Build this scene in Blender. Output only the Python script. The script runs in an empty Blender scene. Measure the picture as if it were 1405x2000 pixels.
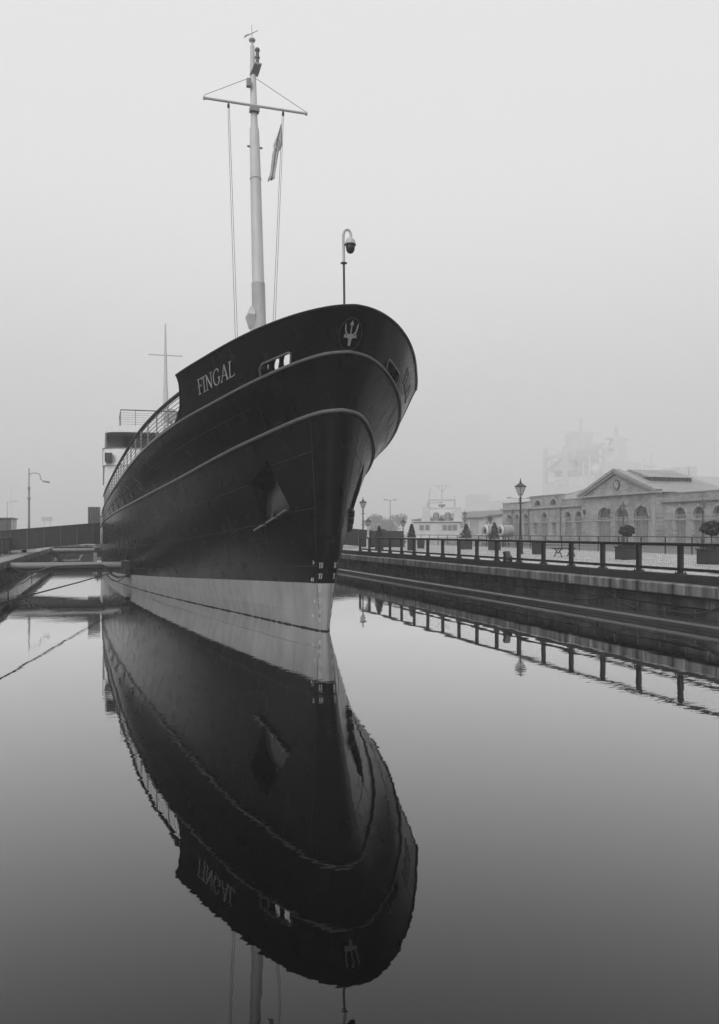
import bpy, bmesh, math, random
import numpy as np
from mathutils import Vector, Matrix
random.seed(7)
S = bpy.context.scene
C = S.collection
R = math.radians
# ------------------------------------------------------------------ camera
# world: +y runs along the ship from bow to stern (away from the camera), +x to the right, z = 0 is the dock water
cam = bpy.data.cameras.new('camera')
camo = bpy.data.objects.new('camera', cam)
C.objects.link(camo)
camo.location = (0, 0, 2.85)
camo.rotation_euler = (R(90), 0, R(-17.9))
cam.sensor_fit = 'VERTICAL'
cam.sensor_height = 36
cam.lens = 28.0
cam.shift_y = 0.02
cam.clip_end = 3000
S.camera = camo
# ------------------------------------------------------------------ sky, sun, exposure
SUN_EL, SUN_AZ = 38, 222          # degrees; azimuth clockwise from +y
wd = bpy.data.worlds.new('World')
S.world = wd
wd.use_nodes = True
nt = wd.node_tree
nt.nodes.clear()
sky = nt.nodes.new('ShaderNodeTexSky')
sky.sky_type = 'NISHITA'
sky.sun_disc = False
sky.sun_elevation = R(SUN_EL)
sky.sun_rotation = R(SUN_AZ)
sky.air_density = 1.0
sky.dust_density = 6.0
sky.ozone_density = 1.0
bw = nt.nodes.new('ShaderNodeRGBToBW')          # black-and-white photograph
# overcast: luminance rises evenly from the horizon to the zenith, a little of the clear-sky term left in
wtc = nt.nodes.new('ShaderNodeTexCoord')
wsp = nt.nodes.new('ShaderNodeSeparateXYZ')
ovc = nt.nodes.new('ShaderNodeMapRange')
ovc.interpolation_type = 'SMOOTHSTEP'
for i_, v_ in enumerate((-.12, .42, 3.35, 7.9)): ovc.inputs[i_ + 1].default_value = v_
wadd = nt.nodes.new('ShaderNodeMath'); wadd.operation = 'MULTIPLY_ADD'; wadd.inputs[1].default_value = .3
bg = nt.nodes.new('ShaderNodeBackground')
bg.inputs['Strength'].default_value = 0.1
out = nt.nodes.new('ShaderNodeOutputWorld')
nt.links.new(sky.outputs[0], bw.inputs[0])
nt.links.new(wtc.outputs['Generated'], wsp.inputs[0])
nt.links.new(wsp.outputs['Z'], ovc.inputs[0])
nt.links.new(bw.outputs[0], wadd.inputs[0])
nt.links.new(ovc.outputs[0], wadd.inputs[2])
nt.links.new(wadd.outputs[0], bg.inputs[0])
nt.links.new(bg.outputs[0], out.inputs[0])
sl = bpy.data.lights.new('sun', 'SUN')
sl.energy = 1.5
sl.angle = R(45)
sl.color = (1, 1, 1)
slo = bpy.data.objects.new('sun', sl)
C.objects.link(slo)
sd = Vector((math.sin(R(SUN_AZ)) * math.cos(R(SUN_EL)), math.cos(R(SUN_AZ)) * math.cos(R(SUN_EL)), math.sin(R(SUN_EL))))
slo.rotation_euler = sd.to_track_quat('Z', 'Y').to_euler()
slo.location = (0, -20, 60)
S.view_settings.view_transform = 'Standard'
S.view_settings.look = 'None'
S.view_settings.gamma = 1
S.view_settings.exposure = 0.0
cy = S.cycles
cy.volume_bounces = 2
cy.max_bounces = 8
cy.glossy_bounces = 4
cy.caustics_reflective = False
cy.caustics_refractive = False
cy.use_denoising = True

# ------------------------------------------------------------------ materials
MATS = {}
def M(name, col, rough=.6, var=.2, scale=2., bump=0., bscale=30., metal=0., streak=0., sscale=(6, 6, .5), rnd=0., spec=.5, coat=0., rvar=0., brick=None, frames=0., scuff=0.):
    """grey procedural paint/stone/metal: noise tone, optional vertical stains, bump, per-object variation"""
    m = bpy.data.materials.new(name)
    m.use_nodes = True
    n = m.node_tree
    L = n.links.new
    b = n.nodes['Principled BSDF']
    tc = n.nodes.new('ShaderNodeTexCoord')
    def noise(sc, det=5, vec=None):
        t = n.nodes.new('ShaderNodeTexNoise')
        t.inputs['Scale'].default_value = sc
        t.inputs['Detail'].default_value = det
        L(vec or tc.outputs['Object'], t.inputs['Vector'])
        return t.outputs[0]
    def math_(op, a, b_=None, v=None):
        t = n.nodes.new('ShaderNodeMath')
        t.operation = op
        if isinstance(a, (int, float)): t.inputs[0].default_value = a
        else: L(a, t.inputs[0])
        if b_ is not None:
            if isinstance(b_, (int, float)): t.inputs[1].default_value = b_
            else: L(b_, t.inputs[1])
        return t.outputs[0]
    def remap(src, a, b_, c, d):
        t = n.nodes.new('ShaderNodeMapRange')
        for i, v in enumerate((a, b_, c, d)): t.inputs[i + 1].default_value = v
        L(src, t.inputs[0])
        return t.outputs[0]
    fac = remap(noise(scale), .25, .75, 1 - var, 1 + var)
    if streak:
        mp = n.nodes.new('ShaderNodeMapping')
        mp.inputs['Scale'].default_value = sscale
        L(tc.outputs['Object'], mp.inputs[0])
        st = remap(noise(1., 6, mp.outputs[0]), .42, .68, 1., 1 - streak)
        fac = math_('MULTIPLY', fac, st)
    if rnd:
        oi = n.nodes.new('ShaderNodeObjectInfo')
        fac = math_('MULTIPLY', fac, remap(oi.outputs['Random'], 0, 1, 1 - rnd, 1 + rnd))
    hgt = None
    if brick:
        bt = n.nodes.new('ShaderNodeTexBrick')
        mp = n.nodes.new('ShaderNodeMapping')
        mp.inputs['Rotation'].default_value = brick
        L(tc.outputs['Object'], mp.inputs[0])
        L(mp.outputs[0], bt.inputs['Vector'])
        bt.inputs['Scale'].default_value = 1.
        bt.inputs['Brick Width'].default_value = .6
        bt.inputs['Row Height'].default_value = .24
        bt.inputs['Mortar Size'].default_value = .02
        bt.inputs['Color1'].default_value = (.75, .75, .75, 1)
        bt.inputs['Color2'].default_value = (1.2, 1.2, 1.2, 1)
        bt.inputs['Mortar'].default_value = (1.25, 1.25, 1.25, 1)
        fac = math_('MULTIPLY', fac, bt.outputs[0])
        hgt = bt.outputs['Fac']
    cm = n.nodes.new('ShaderNodeCombineColor')
    v = math_('MULTIPLY', fac, col)
    if scuff:
        sc_ = math_('MULTIPLY', remap(noise(.9, 2), .58, .7, 0, 1), remap(noise(19., 3), .56, .68, 0, 1))
        v = math_('ADD', v, math_('MULTIPLY', sc_, scuff))
    for i in range(3): L(v, cm.inputs[i])
    L(cm.outputs[0], b.inputs['Base Color'])
    b.inputs['Metallic'].default_value = metal
    b.inputs['Specular IOR Level'].default_value = spec
    if rvar:
        L(remap(noise(scale * 2.3), .3, .7, rough - rvar, rough + rvar), b.inputs['Roughness'])
    else:
        b.inputs['Roughness'].default_value = rough
    if coat:
        b.inputs['Coat Weight'].default_value = coat
        b.inputs['Coat Roughness'].default_value = .08
    if bump or hgt is not None:
        bp = n.nodes.new('ShaderNodeBump')
        bp.inputs['Strength'].default_value = 1
        bp.inputs['Distance'].default_value = max(bump, .004)
        h = noise(bscale, 6)
        if frames:
            mp = n.nodes.new('ShaderNodeMapping')
            mp.inputs['Scale'].default_value = (.35, 1.35, .22)
            L(tc.outputs['Object'], mp.inputs[0])
            h = math_('ADD', h, math_('MULTIPLY', noise(1., 1, mp.outputs[0]), frames))
        if hgt is not None: h = math_('SUBTRACT', h, math_('MULTIPLY', hgt, 2.))
        L(h, bp.inputs['Height'])
        L(bp.outputs[0], b.inputs['Normal'])
    MATS[name] = m
    return m
M('hull_black', .005, .24, .25, .8, .0009, 9., streak=.25, sscale=(2.2, 2.2, .12), rvar=.07, frames=3., spec=.2, scuff=.018)
M('boot_grey', .33, .5, .12, 1.3, .0015, 12., streak=.22, sscale=(2.5, 2.5, .25), rvar=.1)
M('rail_grey', .11, .38, .2, 5.)
M('weed', .012, .85, .5, 14., .01, 40.)
M('white_paint', .74, .42, .06, 2., streak=.08, sscale=(3, 3, .2))
M('mast_grey', .46, .45, .07, 2., streak=.1, sscale=(5, 5, .2))
M('letter', .42, .4, .08, 9.)
M('letter_white', .7, .5, .15, 20.)
M('black_metal', .014, .38, .3, 6., .001, 60.)
M('black_rough', .02, .7, .3, 6., .002, 60.)
M('dark_steel', .025, .45, .3, 3., .002, 20., streak=.3, sscale=(4, 4, .4))
M('steel', .24, .42, .2, 4., streak=.2, sscale=(6, 6, .6))
M('boom_grey', .2, .38, .15, 3., streak=.2, sscale=(3, 3, .8))
M('rope', .05, .85, .3, 20.)
M('rope_light', .3, .85, .3, 20.)
M('wire', .1, .5, .1, 5.)
M('deck', .16, .75, .2, 1.5)
M('stone', .22, .42, .35, 1.6, .01, 14., streak=.85, sscale=(2.9, 2.9, .15), rnd=.1, rvar=.15)
M('stone_wall', .07, .5, .8, .9, .03, 7., streak=.75, sscale=(1.6, 1.6, .35), rnd=.35, rvar=.2)
M('ledge', .05, .16, .5, 1.2, .004, 10., streak=.4, sscale=(1.2, 1.2, 1.2), rnd=.12, rvar=.07)
M('kerb_dark', .022, .6, .35, 2.5, .004, 20., rnd=.15)
M('paving', .42, .3, .15, 1.2, .003, 14., rnd=.15, rvar=.12)
M('setts', .4, .34, .42, 3.2, .006, 30., rvar=.15)
M('asphalt', .075, .55, .2, .5, .004, 30.)
M('ground', .14, .7, .2, .2)
M('brick', .29, .85, .25, .7, .004, 20., brick=(0, R(90), R(90)), streak=.25, sscale=(.8, .8, .3))
M('pale_stone', .34, .8, .2, 1.2, streak=.3, sscale=(2, 2, .3))
M('slate', .27, .5, .2, 1.5, .01, 8., streak=.2, sscale=(.4, 2., .4))
M('lead', .1, .5, .2, 2.)
M('glass_dark', .03, .08, .2, 1., spec=.6)
M('glass_blind', .2, .3, .3, 1.)
M('glass_lamp', .5, .25, .1, 3.)
M('frame_pale', .26, .5, .1, 4.)
M('leaf', .05, .55, .45, 9., rnd=.1)
M('leaf_hazed', .11, .6, .4, 1.5)  # lighter copy of the leaf tone, with distance haze put into the colour
M('bark', .06, .85, .3, 10.)
M('soil', .03, .9, .3, 10.)
M('flower', .7, .6, .1, 5.)
M('haze_pale', .5, .6, .08, .3)  # paled so that part of the haze fade sits in the colour
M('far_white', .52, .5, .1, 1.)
M('haze_grey', .48, .6, .15, .6)  # workboat deck and gantry grey, lightened in colour to suggest haze
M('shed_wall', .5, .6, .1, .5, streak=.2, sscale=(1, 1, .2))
M('roof_dark', .14, .6, .15, .6)
M('cloth', .42, .8, .12, 4., .004, 20.)
M('ink', .04, .7, .1, 5.)
M('pole_grey', .2, .45, .15, 3.)
M('pole_pale', .45, .5, .1, 3.)  # pale lamp post; on far lights and sign, haze put into the colour
M('container_grey', .11, .5, .2, 1.5, streak=.4, sscale=(4, 4, .4))
M('paper', .8, .7, .05, 4.)
M('iron_ring', .05, .7, .3, 12.)
M('buoy_pale', .3, .5, .15, 1.5, streak=.2, sscale=(3, 3, .5))

def water_mat():
    m = bpy.data.materials.new('dock_water')
    m.use_nodes = True
    n = m.node_tree
    L = n.links.new
    b = n.nodes['Principled BSDF']
    tc = n.nodes.new('ShaderNodeTexCoord')
    def noise(sc, det, sx=(1, 1, 1)):
        mp = n.nodes.new('ShaderNodeMapping')
        mp.inputs['Scale'].default_value = sx
        L(tc.outputs['Object'], mp.inputs[0])
        t = n.nodes.new('ShaderNodeTexNoise')
        t.inputs['Scale'].default_value = sc
        t.inputs['Detail'].default_value = det
        L(mp.outputs[0], t.inputs['Vector'])
        return t.outputs[0]
    patch = n.nodes.new('ShaderNodeMapRange')     # breeze patches between mirror-calm areas
    L(noise(.11, 3, (1, .6, 1)), patch.inputs[0])
    for i, v in enumerate((.38, .72, .15, 1.7)): patch.inputs[i + 1].default_value = v
    mul = n.nodes.new('ShaderNodeMath'); mul.operation = 'MULTIPLY'
    L(noise(6., 2, (.6, 1, 1)), mul.inputs[0]); L(patch.outputs[0], mul.inputs[1])
    bp = n.nodes.new('ShaderNodeBump')
    bp.inputs['Strength'].default_value = 1
    bp.inputs['Distance'].default_value = .0010
    L(mul.outputs[0], bp.inputs['Height'])
    bp2 = n.nodes.new('ShaderNodeBump')
    bp2.inputs['Strength'].default_value = 1
    bp2.inputs['Distance'].default_value = .003
    L(noise(.7, 1), bp2.inputs['Height'])
    L(bp.outputs[0], bp2.inputs['Normal'])
    # dark peaty water body under a mirror whose strength follows the angle of incidence
    n.nodes.remove(b)
    dif = n.nodes.new('ShaderNodeBsdfDiffuse'); dif.inputs['Color'].default_value = (.0025, .0025, .0025, 1)
    glo = n.nodes.new('ShaderNodeBsdfGlossy'); glo.inputs['Color'].default_value = (1, 1, 1, 1); glo.inputs['Roughness'].default_value = .012
    lw_ = n.nodes.new('ShaderNodeLayerWeight'); lw_.inputs['Blend'].default_value = .5
    pw = n.nodes.new('ShaderNodeMath'); pw.operation = 'POWER'; pw.inputs[1].default_value = 4.5
    ma = n.nodes.new('ShaderNodeMath'); ma.operation = 'MULTIPLY_ADD'; ma.inputs[1].default_value = 1.78; ma.inputs[2].default_value = .012; ma.use_clamp = True
    L(lw_.outputs['Facing'], pw.inputs[0]); L(pw.outputs[0], ma.inputs[0])
    mx = n.nodes.new('ShaderNodeMixShader')
    L(ma.outputs[0], mx.inputs[0]); L(dif.outputs[0], mx.inputs[1]); L(glo.outputs[0], mx.inputs[2])
    L(bp2.outputs[0], glo.inputs['Normal'])
    L(mx.outputs[0], n.nodes['Material Output'].inputs['Surface'])
    MATS['water'] = m
water_mat()
def clear_glass():
    m = bpy.data.materials.new('lantern_glass')
    m.use_nodes = True
    b = m.node_tree.nodes['Principled BSDF']
    b.inputs['Base Color'].default_value = (.8, .8, .8, 1)
    b.inputs['Roughness'].default_value = .15
    b.inputs['Transmission Weight'].default_value = .8
    b.inputs['IOR'].default_value = 1.1
    MATS['lantern_glass'] = m
clear_glass()

# ------------------------------------------------------------------ mesh helpers
class MB:
    def __init__(s): s.v = []; s.f = []
    def add(s, vs, fs):
        k = len(s.v); s.v += [tuple(p) for p in vs]; s.f += [tuple(i + k for i in q) for q in fs]; return s
    def bx(s, x0, x1, y0, y1, z0, z1):
        return s.add([(x0, y0, z0), (x1, y0, z0), (x1, y1, z0), (x0, y1, z0), (x0, y0, z1), (x1, y0, z1), (x1, y1, z1), (x0, y1, z1)],
                     [(0, 3, 2, 1), (4, 5, 6, 7), (0, 1, 5, 4), (1, 2, 6, 5), (2, 3, 7, 6), (3, 0, 4, 7)])
    def hexa(s, p):   # eight corners: bottom loop of four, top loop of four
        return s.add(p, [(0, 3, 2, 1), (4, 5, 6, 7), (0, 1, 5, 4), (1, 2, 6, 5), (2, 3, 7, 6), (3, 0, 4, 7)])
    def bar(s, a, b, w, h, up=(0, 0, 1)):
        a = Vector(a); b = Vector(b); d = (b - a).normalized(); x = d.cross(Vector(up))
        if x.length < 1e-4: x = d.cross(Vector((1, 0, 0)))
        x.normalize(); y = x.cross(d)
        x *= w / 2; y *= h / 2
        return s.hexa([a - x - y, a + x - y, b + x - y, b - x - y, a - x + y, a + x + y, b + x + y, b - x + y])
    def tube(s, pts, r, n=8, cap=True):
        pts = [Vector(p) for p in pts]; m = len(pts)
        rs = r if isinstance(r, (list, tuple)) else [r] * m
        k = len(s.v); prev = None
        for i, p in enumerate(pts):
            t = (pts[min(i + 1, m - 1)] - pts[max(i - 1, 0)]).normalized()
            if prev is None:
                ax = Vector((0, 0, 1)) if abs(t.z) < .9 else Vector((1, 0, 0)); x = t.cross(ax).normalized()
            else:
                x = (prev - t * prev.dot(t)).normalized()
            prev = x; y = t.cross(x)
            for j in range(n):
                a = 2 * math.pi * j / n; s.v.append(tuple(p + (x * math.cos(a) + y * math.sin(a)) * rs[i]))
        for i in range(m - 1):
            for j in range(n):
                s.f.append((k + i * n + j, k + i * n + (j + 1) % n, k + (i + 1) * n + (j + 1) % n, k + (i + 1) * n + j))
        if cap:
            s.f.append(tuple(k + j for j in range(n))[::-1]); s.f.append(tuple(k + (m - 1) * n + j for j in range(n)))
        return s
    def lathe(s, prof, c=(0, 0, 0), n=12, sq=False):
        k = len(s.v); m = len(prof)
        for r, z in prof:
            for j in range(n):
                a = 2 * math.pi * (j + .5) / n; s.v.append((c[0] + r * math.cos(a), c[1] + r * math.sin(a), c[2] + z))
        for i in range(m - 1):
            for j in range(n):
                s.f.append((k + i * n + j, k + i * n + (j + 1) % n, k + (i + 1) * n + (j + 1) % n, k + (i + 1) * n + j))
        s.f.append(tuple(k + j for j in range(n))[::-1]); s.f.append(tuple(k + (m - 1) * n + j for j in range(n)))
        return s
    def grid(s, rows, close=False):
        k = len(s.v); n = len(rows[0])
        for r in rows: s.v += [tuple(p) for p in r]
        for i in range(len(rows) - 1):
            for j in range(n - 1 + (1 if close else 0)):
                s.f.append((k + i * n + j, k + i * n + (j + 1) % n, k + (i + 1) * n + (j + 1) % n, k + (i + 1) * n + j))
        return s
    def prism(s, poly, fn0, fn1):   # 2-D polygon mapped to two skins
        n = len(poly)
        return s.add([fn0(*p) for p in poly] + [fn1(*p) for p in poly],
                     [tuple(range(n))[::-1], tuple(range(n, 2 * n))] + [(i, (i + 1) % n, n + (i + 1) % n, n + i) for i in range(n)])
    def ball(s, c, r, n=10, m=6, sz=1.):
        return s.lathe([(r * math.sin(math.pi * i / m) + 1e-4, -r * sz * math.cos(math.pi * i / m)) for i in range(m + 1)], c, n)
    def leaves(s, pts, size, rg):
        for p in pts:
            p = Vector(p)
            a = Vector((rg.gauss(0, 1), rg.gauss(0, 1), rg.gauss(0, 1))).normalized()
            b = a.cross(Vector((rg.gauss(0, 1), rg.gauss(0, 1), rg.gauss(0, 1)))).normalized()
            z = size * rg.uniform(.6, 1.3)
            s.add([p - a * z, p + b * z * .5, p + a * z, p - b * z * .5], [(0, 1, 2, 3)])
        return s
def origin(o):
    v = Vector((0, 0, 0))
    while o is not None: v += o.location; o = o.parent
    return v
def make(name, mb, mat, parent=None, smooth=False, bevel=0., kind=None, solid=0.):
    me = bpy.data.meshes.new(name)
    og = origin(parent)
    me.from_pydata([(p[0] - og.x, p[1] - og.y, p[2] - og.z) for p in mb.v], [], mb.f)
    me.materials.append(MATS[mat])
    if smooth:
        me.polygons.foreach_set('use_smooth', [True] * len(me.polygons))
        if hasattr(me, 'set_sharp_from_angle'): me.set_sharp_from_angle(angle=R(38))
    me.update()
    o = bpy.data.objects.new(name, me)
    C.objects.link(o)
    o.parent = parent
    if bevel:
        b = o.modifiers.new('bevel', 'BEVEL'); b.width = bevel; b.segments = 1; b.limit_method = 'ANGLE'
    if solid:
        b = o.modifiers.new('solid', 'SOLIDIFY'); b.thickness = solid; b.offset = 0
    if kind: o['kind'] = kind
    return o
def tag(o, label, cat, group=None):
    o['label'] = label; o['category'] = cat
    if group: o['group'] = group
    return o
def thing(name, label, cat, loc=(0, 0, 0), group=None):
    o = bpy.data.objects.new(name, None)
    o.empty_display_size = .2
    C.objects.link(o); o.location = loc
    return tag(o, label, cat, group)
def struct(name, mb, mat, **k):
    o = make(name, mb, mat, **k); o['kind'] = 'structure'; return o
def dup(o, loc, label, rz=0., sc=None, parent=None):
    c = o.copy(); C.objects.link(c)
    if parent is None:
        c.location = loc; c.rotation_euler = (0, 0, rz); c['label'] = label
        if sc: c.scale = sc
    else: c.parent = parent
    for ch in list(o.children): dup(ch, None, None, parent=c)
    return c
def box(name, b, mat, parent=None, **k): return make(name, MB().bx(*b), mat, parent, **k)
# ---- hull form: level curves (distance aft of the stem -> half breadth, height) ----
V0=6.14
QK=np.array([0,.5,1,1.5,2,2.5,3,3.6,4.3,5,6,7,8,8.42])
LEV=[ # stem position, half breadths, heights at the knots (aft of stem = q*q)
 (22.5,[0,.12,.25,.45,.75,1.2,1.8,2.7,3.8,4.8,5.7,5.9,5.2,3.2],[-1.3]*14),
 (22.12,[0,.16,.36,.68,1.08,1.6,2.26,3.14,4.23,5.19,6.0,6.12,5.5,3.6],[0]*14),
 (21.89,[0,.25,.50,.86,1.30,1.86,2.52,3.36,4.38,5.26,6.03,6.13,5.6,3.8],[1.4,1.39,1.37,1.33,1.27,1.19,1.09,.94,.75,.55,.3,.2,.2,.2]),
 (20.58,[0,.53,1.04,1.63,2.27,2.85,3.37,3.99,4.7,5.35,6.0,6.14,5.8,4.2],[6.15,6.09,5.94,5.7,5.43,5.14,4.87,4.59,4.28,4.0,3.63,3.4,3.4,3.5]),
 (19.92,[0,.66,1.4,2.2,2.95,3.66,4.26,4.8,5.25,5.6,6.02,6.14,5.9,4.4],[7.58,7.51,7.31,7.02,6.73,6.48,6.2,5.86,5.43,5.06,4.57,4.3,4.3,4.5]),
 (19.27,[0,.71,1.52,2.38,3.24,4.1,4.6,5,5.4,5.7,6,6.1,5.9,4.4],[8.61,8.56,8.44,8.24,7.96,7.62,7.21,6.9,6.5,6.2,5.7,5.4,5.4,5.5]),
]
def herm(q,x,y):
    y=np.asarray(y,float);d=np.gradient(y,x);i=np.clip(np.searchsorted(x,q)-1,0,len(x)-2);h=x[i+1]-x[i];t=(q-x[i])/h
    return (2*t**3-3*t**2+1)*y[i]+(t**3-2*t*t+t)*h*d[i]+(-2*t**3+3*t*t)*y[i+1]+(t**3-t*t)*h*d[i+1]
def pchip(s,ys):
    # monotone cubic through values at s=0..n-1 (ys: n x m), s scalar
    n=len(ys);i=int(min(max(math.floor(s),0),n-2));t=s-i;dl=np.diff(ys,axis=0)
    def dv(k):
        if k==0:return dl[0]
        if k==n-1:return dl[-1]
        a,b=dl[k-1],dl[k];m=a*b>0
        return np.where(m,2*a*b/np.where(m,a+b,1),0)
    return (2*t**3-3*t*t+1)*ys[i]+(t**3-2*t*t+t)*dv(i)+(-2*t**3+3*t*t)*ys[i+1]+(t**3-t*t)*dv(i+1)
def hq(q,s):
    """unsigned hull point(s): q array, level coordinate s (0 keel .. 1 water, 2 boot top, 3 lower rail, 4 deck rail, 5 bulwark top)"""
    q=np.atleast_1d(np.asarray(q,float))
    ys=np.array([np.r_[u0+q*q,herm(q,QK,w),herm(q,QK,z)] for u0,w,z in LEV])
    r=pchip(s,ys).reshape(3,-1)
    return np.array([r[1],r[0],r[2]]).T   # half breadth, along, up
_qt=np.linspace(0,8.42,843);_st=np.linspace(0,5,251)
_T=np.array([hq(_qt,s) for s in _st])            # dense table: level x station x (breadth, along, up)
_dq=np.gradient(_T,axis=1);_ds=np.gradient(_T,axis=0)
_N=np.cross(_dq,_ds);_N/=np.linalg.norm(_N,axis=2,keepdims=True)+1e-12
_flip=np.where(np.arange(843)[None,:]>4,_N[:,:,0]<0,_N[:,:,1]>0);_N[_flip]*=-1
_N[:,0,0]=0
_A=np.concatenate([np.zeros((251,1)),np.cumsum(np.linalg.norm(np.diff(_T,axis=1),axis=2),axis=1)],axis=1)
def arc(s):
    return _A[min(max(int(round(s*50)),0),250)]
def hp(a,s,off=0.,q=None):
    """world point on the hull; a = signed girth distance from the stem (+ port, - starboard) at level s, pushed out by off"""
    sd=1. if a>=0 else -1.
    if q is None:q=float(np.interp(abs(a),arc(s),_qt))
    x=min(max(q*100.,0),841.999);y=min(max(s*50.,0),249.999);i=int(x);j=int(y);u=x-i;v=y-j
    w=((1-u)*(1-v),u*(1-v),(1-u)*v,u*v)
    p=_T[j,i]*w[0]+_T[j,i+1]*w[1]+_T[j+1,i]*w[2]+_T[j+1,i+1]*w[3]
    if off:
        p=p+(_N[j,i]*w[0]+_N[j,i+1]*w[1]+_N[j+1,i]*w[2]+_N[j+1,i+1]*w[3])*off
    return (V0+sd*p[0],p[1],p[2])
# ---- end hull form ----
# ------------------------------------------------------------------ water, ground, haze
ww = MB().add([(-690, -140, 0), (890, -140, 0), (890, 1090, 0), (-690, 1090, 0)], [(0, 1, 2, 3)])
struct('water', ww, 'water')
ground = struct('ground', MB().bx(50.2, 880, 74, 1080, -1.6, 1.5).bx(-680, 34.3, 128, 1080, -1.6, 1.46).bx(34.3, 50.2, 150, 1080, -1.6, 1.45), 'ground')
road = struct('road', MB().bx(34.62, 200, -30, 73.9, -1.6, 1.45), 'asphalt')
hz = MB().bx(-700, 900, -150, 1100, -3, 130)
hm = bpy.data.materials.new('haze'); hm.use_nodes = True
hn = hm.node_tree; hn.nodes.clear()
ho = hn.nodes.new('ShaderNodeOutputMaterial'); hv = hn.nodes.new('ShaderNodeVolumePrincipled')
hv.inputs['Color'].default_value = (.97, .97, .97, 1)
hv.inputs['Density'].default_value = .0016
hv.inputs['Density Attribute'].default_value = ''
hv.inputs['Anisotropy'].default_value = .25
hn.links.new(hv.outputs[0], ho.inputs['Volume'])
MATS['haze'] = hm
make('haze', hz, 'haze', kind='stuff')

# ------------------------------------------------------------------ right-hand quay
rq = random.Random(3)
quay = struct('quay', MB().bx(16.86, 17.24, 10, 118, -1.6, 1.28).bx(17.24, 34.6, 10, 127, -1.6, 1.47), 'stone_wall')
def stones(x0, x1, ys, zs, name, mat, parent, lens, jit=.012, bev=.012, face=-1):
    y, y1 = ys
    while y < y1:
        l = min(rq.uniform(*lens), y1 - y)
        d = rq.uniform(-jit, jit); t = rq.uniform(-jit, jit) * .5
        a, b = (x0 + d, x1) if face < 0 else (x0, x1 + d)
        box(name, (a, b, y + .011, y + l - .011, zs[0] + .008, zs[1] - .008 + t), mat, parent, bevel=bev)
        y += l
stones(16.55, 16.98, (14, 66), (.93, 1.30), 'coping_stone', 'stone', quay, (1.2, 2.0), .022, .035)
box('coping_run', (16.55, 16.98, 66, 118, .93, 1.30), 'stone', quay)
stones(16.80, 16.9, (14, 58), (.58, .93), 'wall_stone', 'stone_wall', quay, (.8, 1.5), .045, .03)
stones(16.80, 16.9, (14.4, 58), (.22, .58), 'wall_stone', 'stone_wall', quay, (.8, 1.5), .045, .03)
box('wall_run', (16.80, 16.9, 58, 118, -1, .93), 'stone_wall', quay)
def ledge_slab(y0, y1):
    pr = [(16.88, -1.2), (16.88, .30), (16.55, .285), (16.40, .268), (16.29, .23), (16.21, .17), (16.17, .08), (16.17, .02), (16.10, .0), (16.10, -1.2)]
    mb = MB().prism([(i, 0) for i in range(len(pr))], lambda i, _: (pr[i][0], y0 + .01, pr[i][1]), lambda i, _: (pr[i][0], y1 - .01, pr[i][1]))
    make('ledge_slab', mb, 'ledge', quay)
y = 13.
while y < 70:
    l = rq.uniform(3.2, 4.6); ledge_slab(y, y + l); y += l
ledge_slab(y, 118)
for i in range(14):
    box('kerb_beam', (16.99, 17.23, 13 + i * 4.04, 17 + i * 4.04, 1.25, 1.56), 'kerb_dark', quay, bevel=.015)
box('kerb_run', (16.99, 17.23, 69.6, 118, 1.25, 1.54), 'kerb_dark', quay)
# paving strip of slabs behind the kerb, then stone setts
y = 14.
while y < 75:
    for k in range(2):
        x0 = 17.3 + k * .95
        box('paving_slab', (x0 + .005, x0 + .94, y + .005 , y + 1.19, 1.46, 1.485 + rq.uniform(-.004, .004)), 'paving', quay)
    y += 1.2
sm = MB(); y = 22.
while y < 96:
    x = 19.25 + rq.uniform(0, .15)
    while x < 34.3:
        w = rq.uniform(.2, .34); h = 1.492 + rq.uniform(-.009, .011); t = rq.uniform(-.006, .006)
        a, b, c, d = x + .012, x + w - .012, y + .012, y + .19 - .012
        k = len(sm.v)
        sm.v += [(a - .006, c - .006, 1.45), (b + .006, c - .006, 1.45), (b + .006, d + .006, 1.45), (a - .006, d + .006, 1.45), (a + .012, c + .012, h), (b - .012, c + .012, h + t), (b - .012, d - .012, h + t), (a + .012, d - .012, h)]
        sm.f += [(k + 4, k + 5, k + 6, k + 7), (k, k + 1, k + 5, k + 4), (k + 1, k + 2, k + 6, k + 5), (k + 2, k + 3, k + 7, k + 6), (k + 3, k, k + 4, k + 7)]
        x += w
    y += .19
make('setts', sm, 'setts', quay, kind='stuff')
# mooring-chain swags on the wall
RY = [18.5, 23.8, 29.6, 35.4, 41.3, 47.0, 52.8]
for i, yy in enumerate(RY):
    ring = MB(); pts = [(16.76, yy + .11 * math.cos(a), .74 + .11 * math.sin(a)) for a in [j * math.pi / 8 for j in range(17)]]
    ring.tube(pts, .016, 6, False).bx(16.74, 16.82, yy - .04, yy + .04, .80, .88)
    o = make('mooring_ring', ring, 'iron_ring', quay, smooth=True)
words = ['nearest the right edge of the photo', 'second from the right edge', 'third from the right edge', 'fourth from the right edge', 'fifth from the right edge', 'farthest away beside the bow']
for i in range(6):
    a, b = RY[i], RY[i + 1]
    sag = rq.uniform(.26, .36)
    pts = [(16.74 + .01 * math.sin(k), a + (b - a) * k / 14, .7 - sag * (1 - (2 * k / 14 - 1) ** 2) - (.06 * math.sin(k * .8))) for k in range(15)]
    tag(make('safety_rope', MB().tube(pts, .018, 6), 'rope', smooth=True), 'slack dark rope swag on the right quay wall, ' + words[i], 'rope', 'rope swags along the quay wall')

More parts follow.
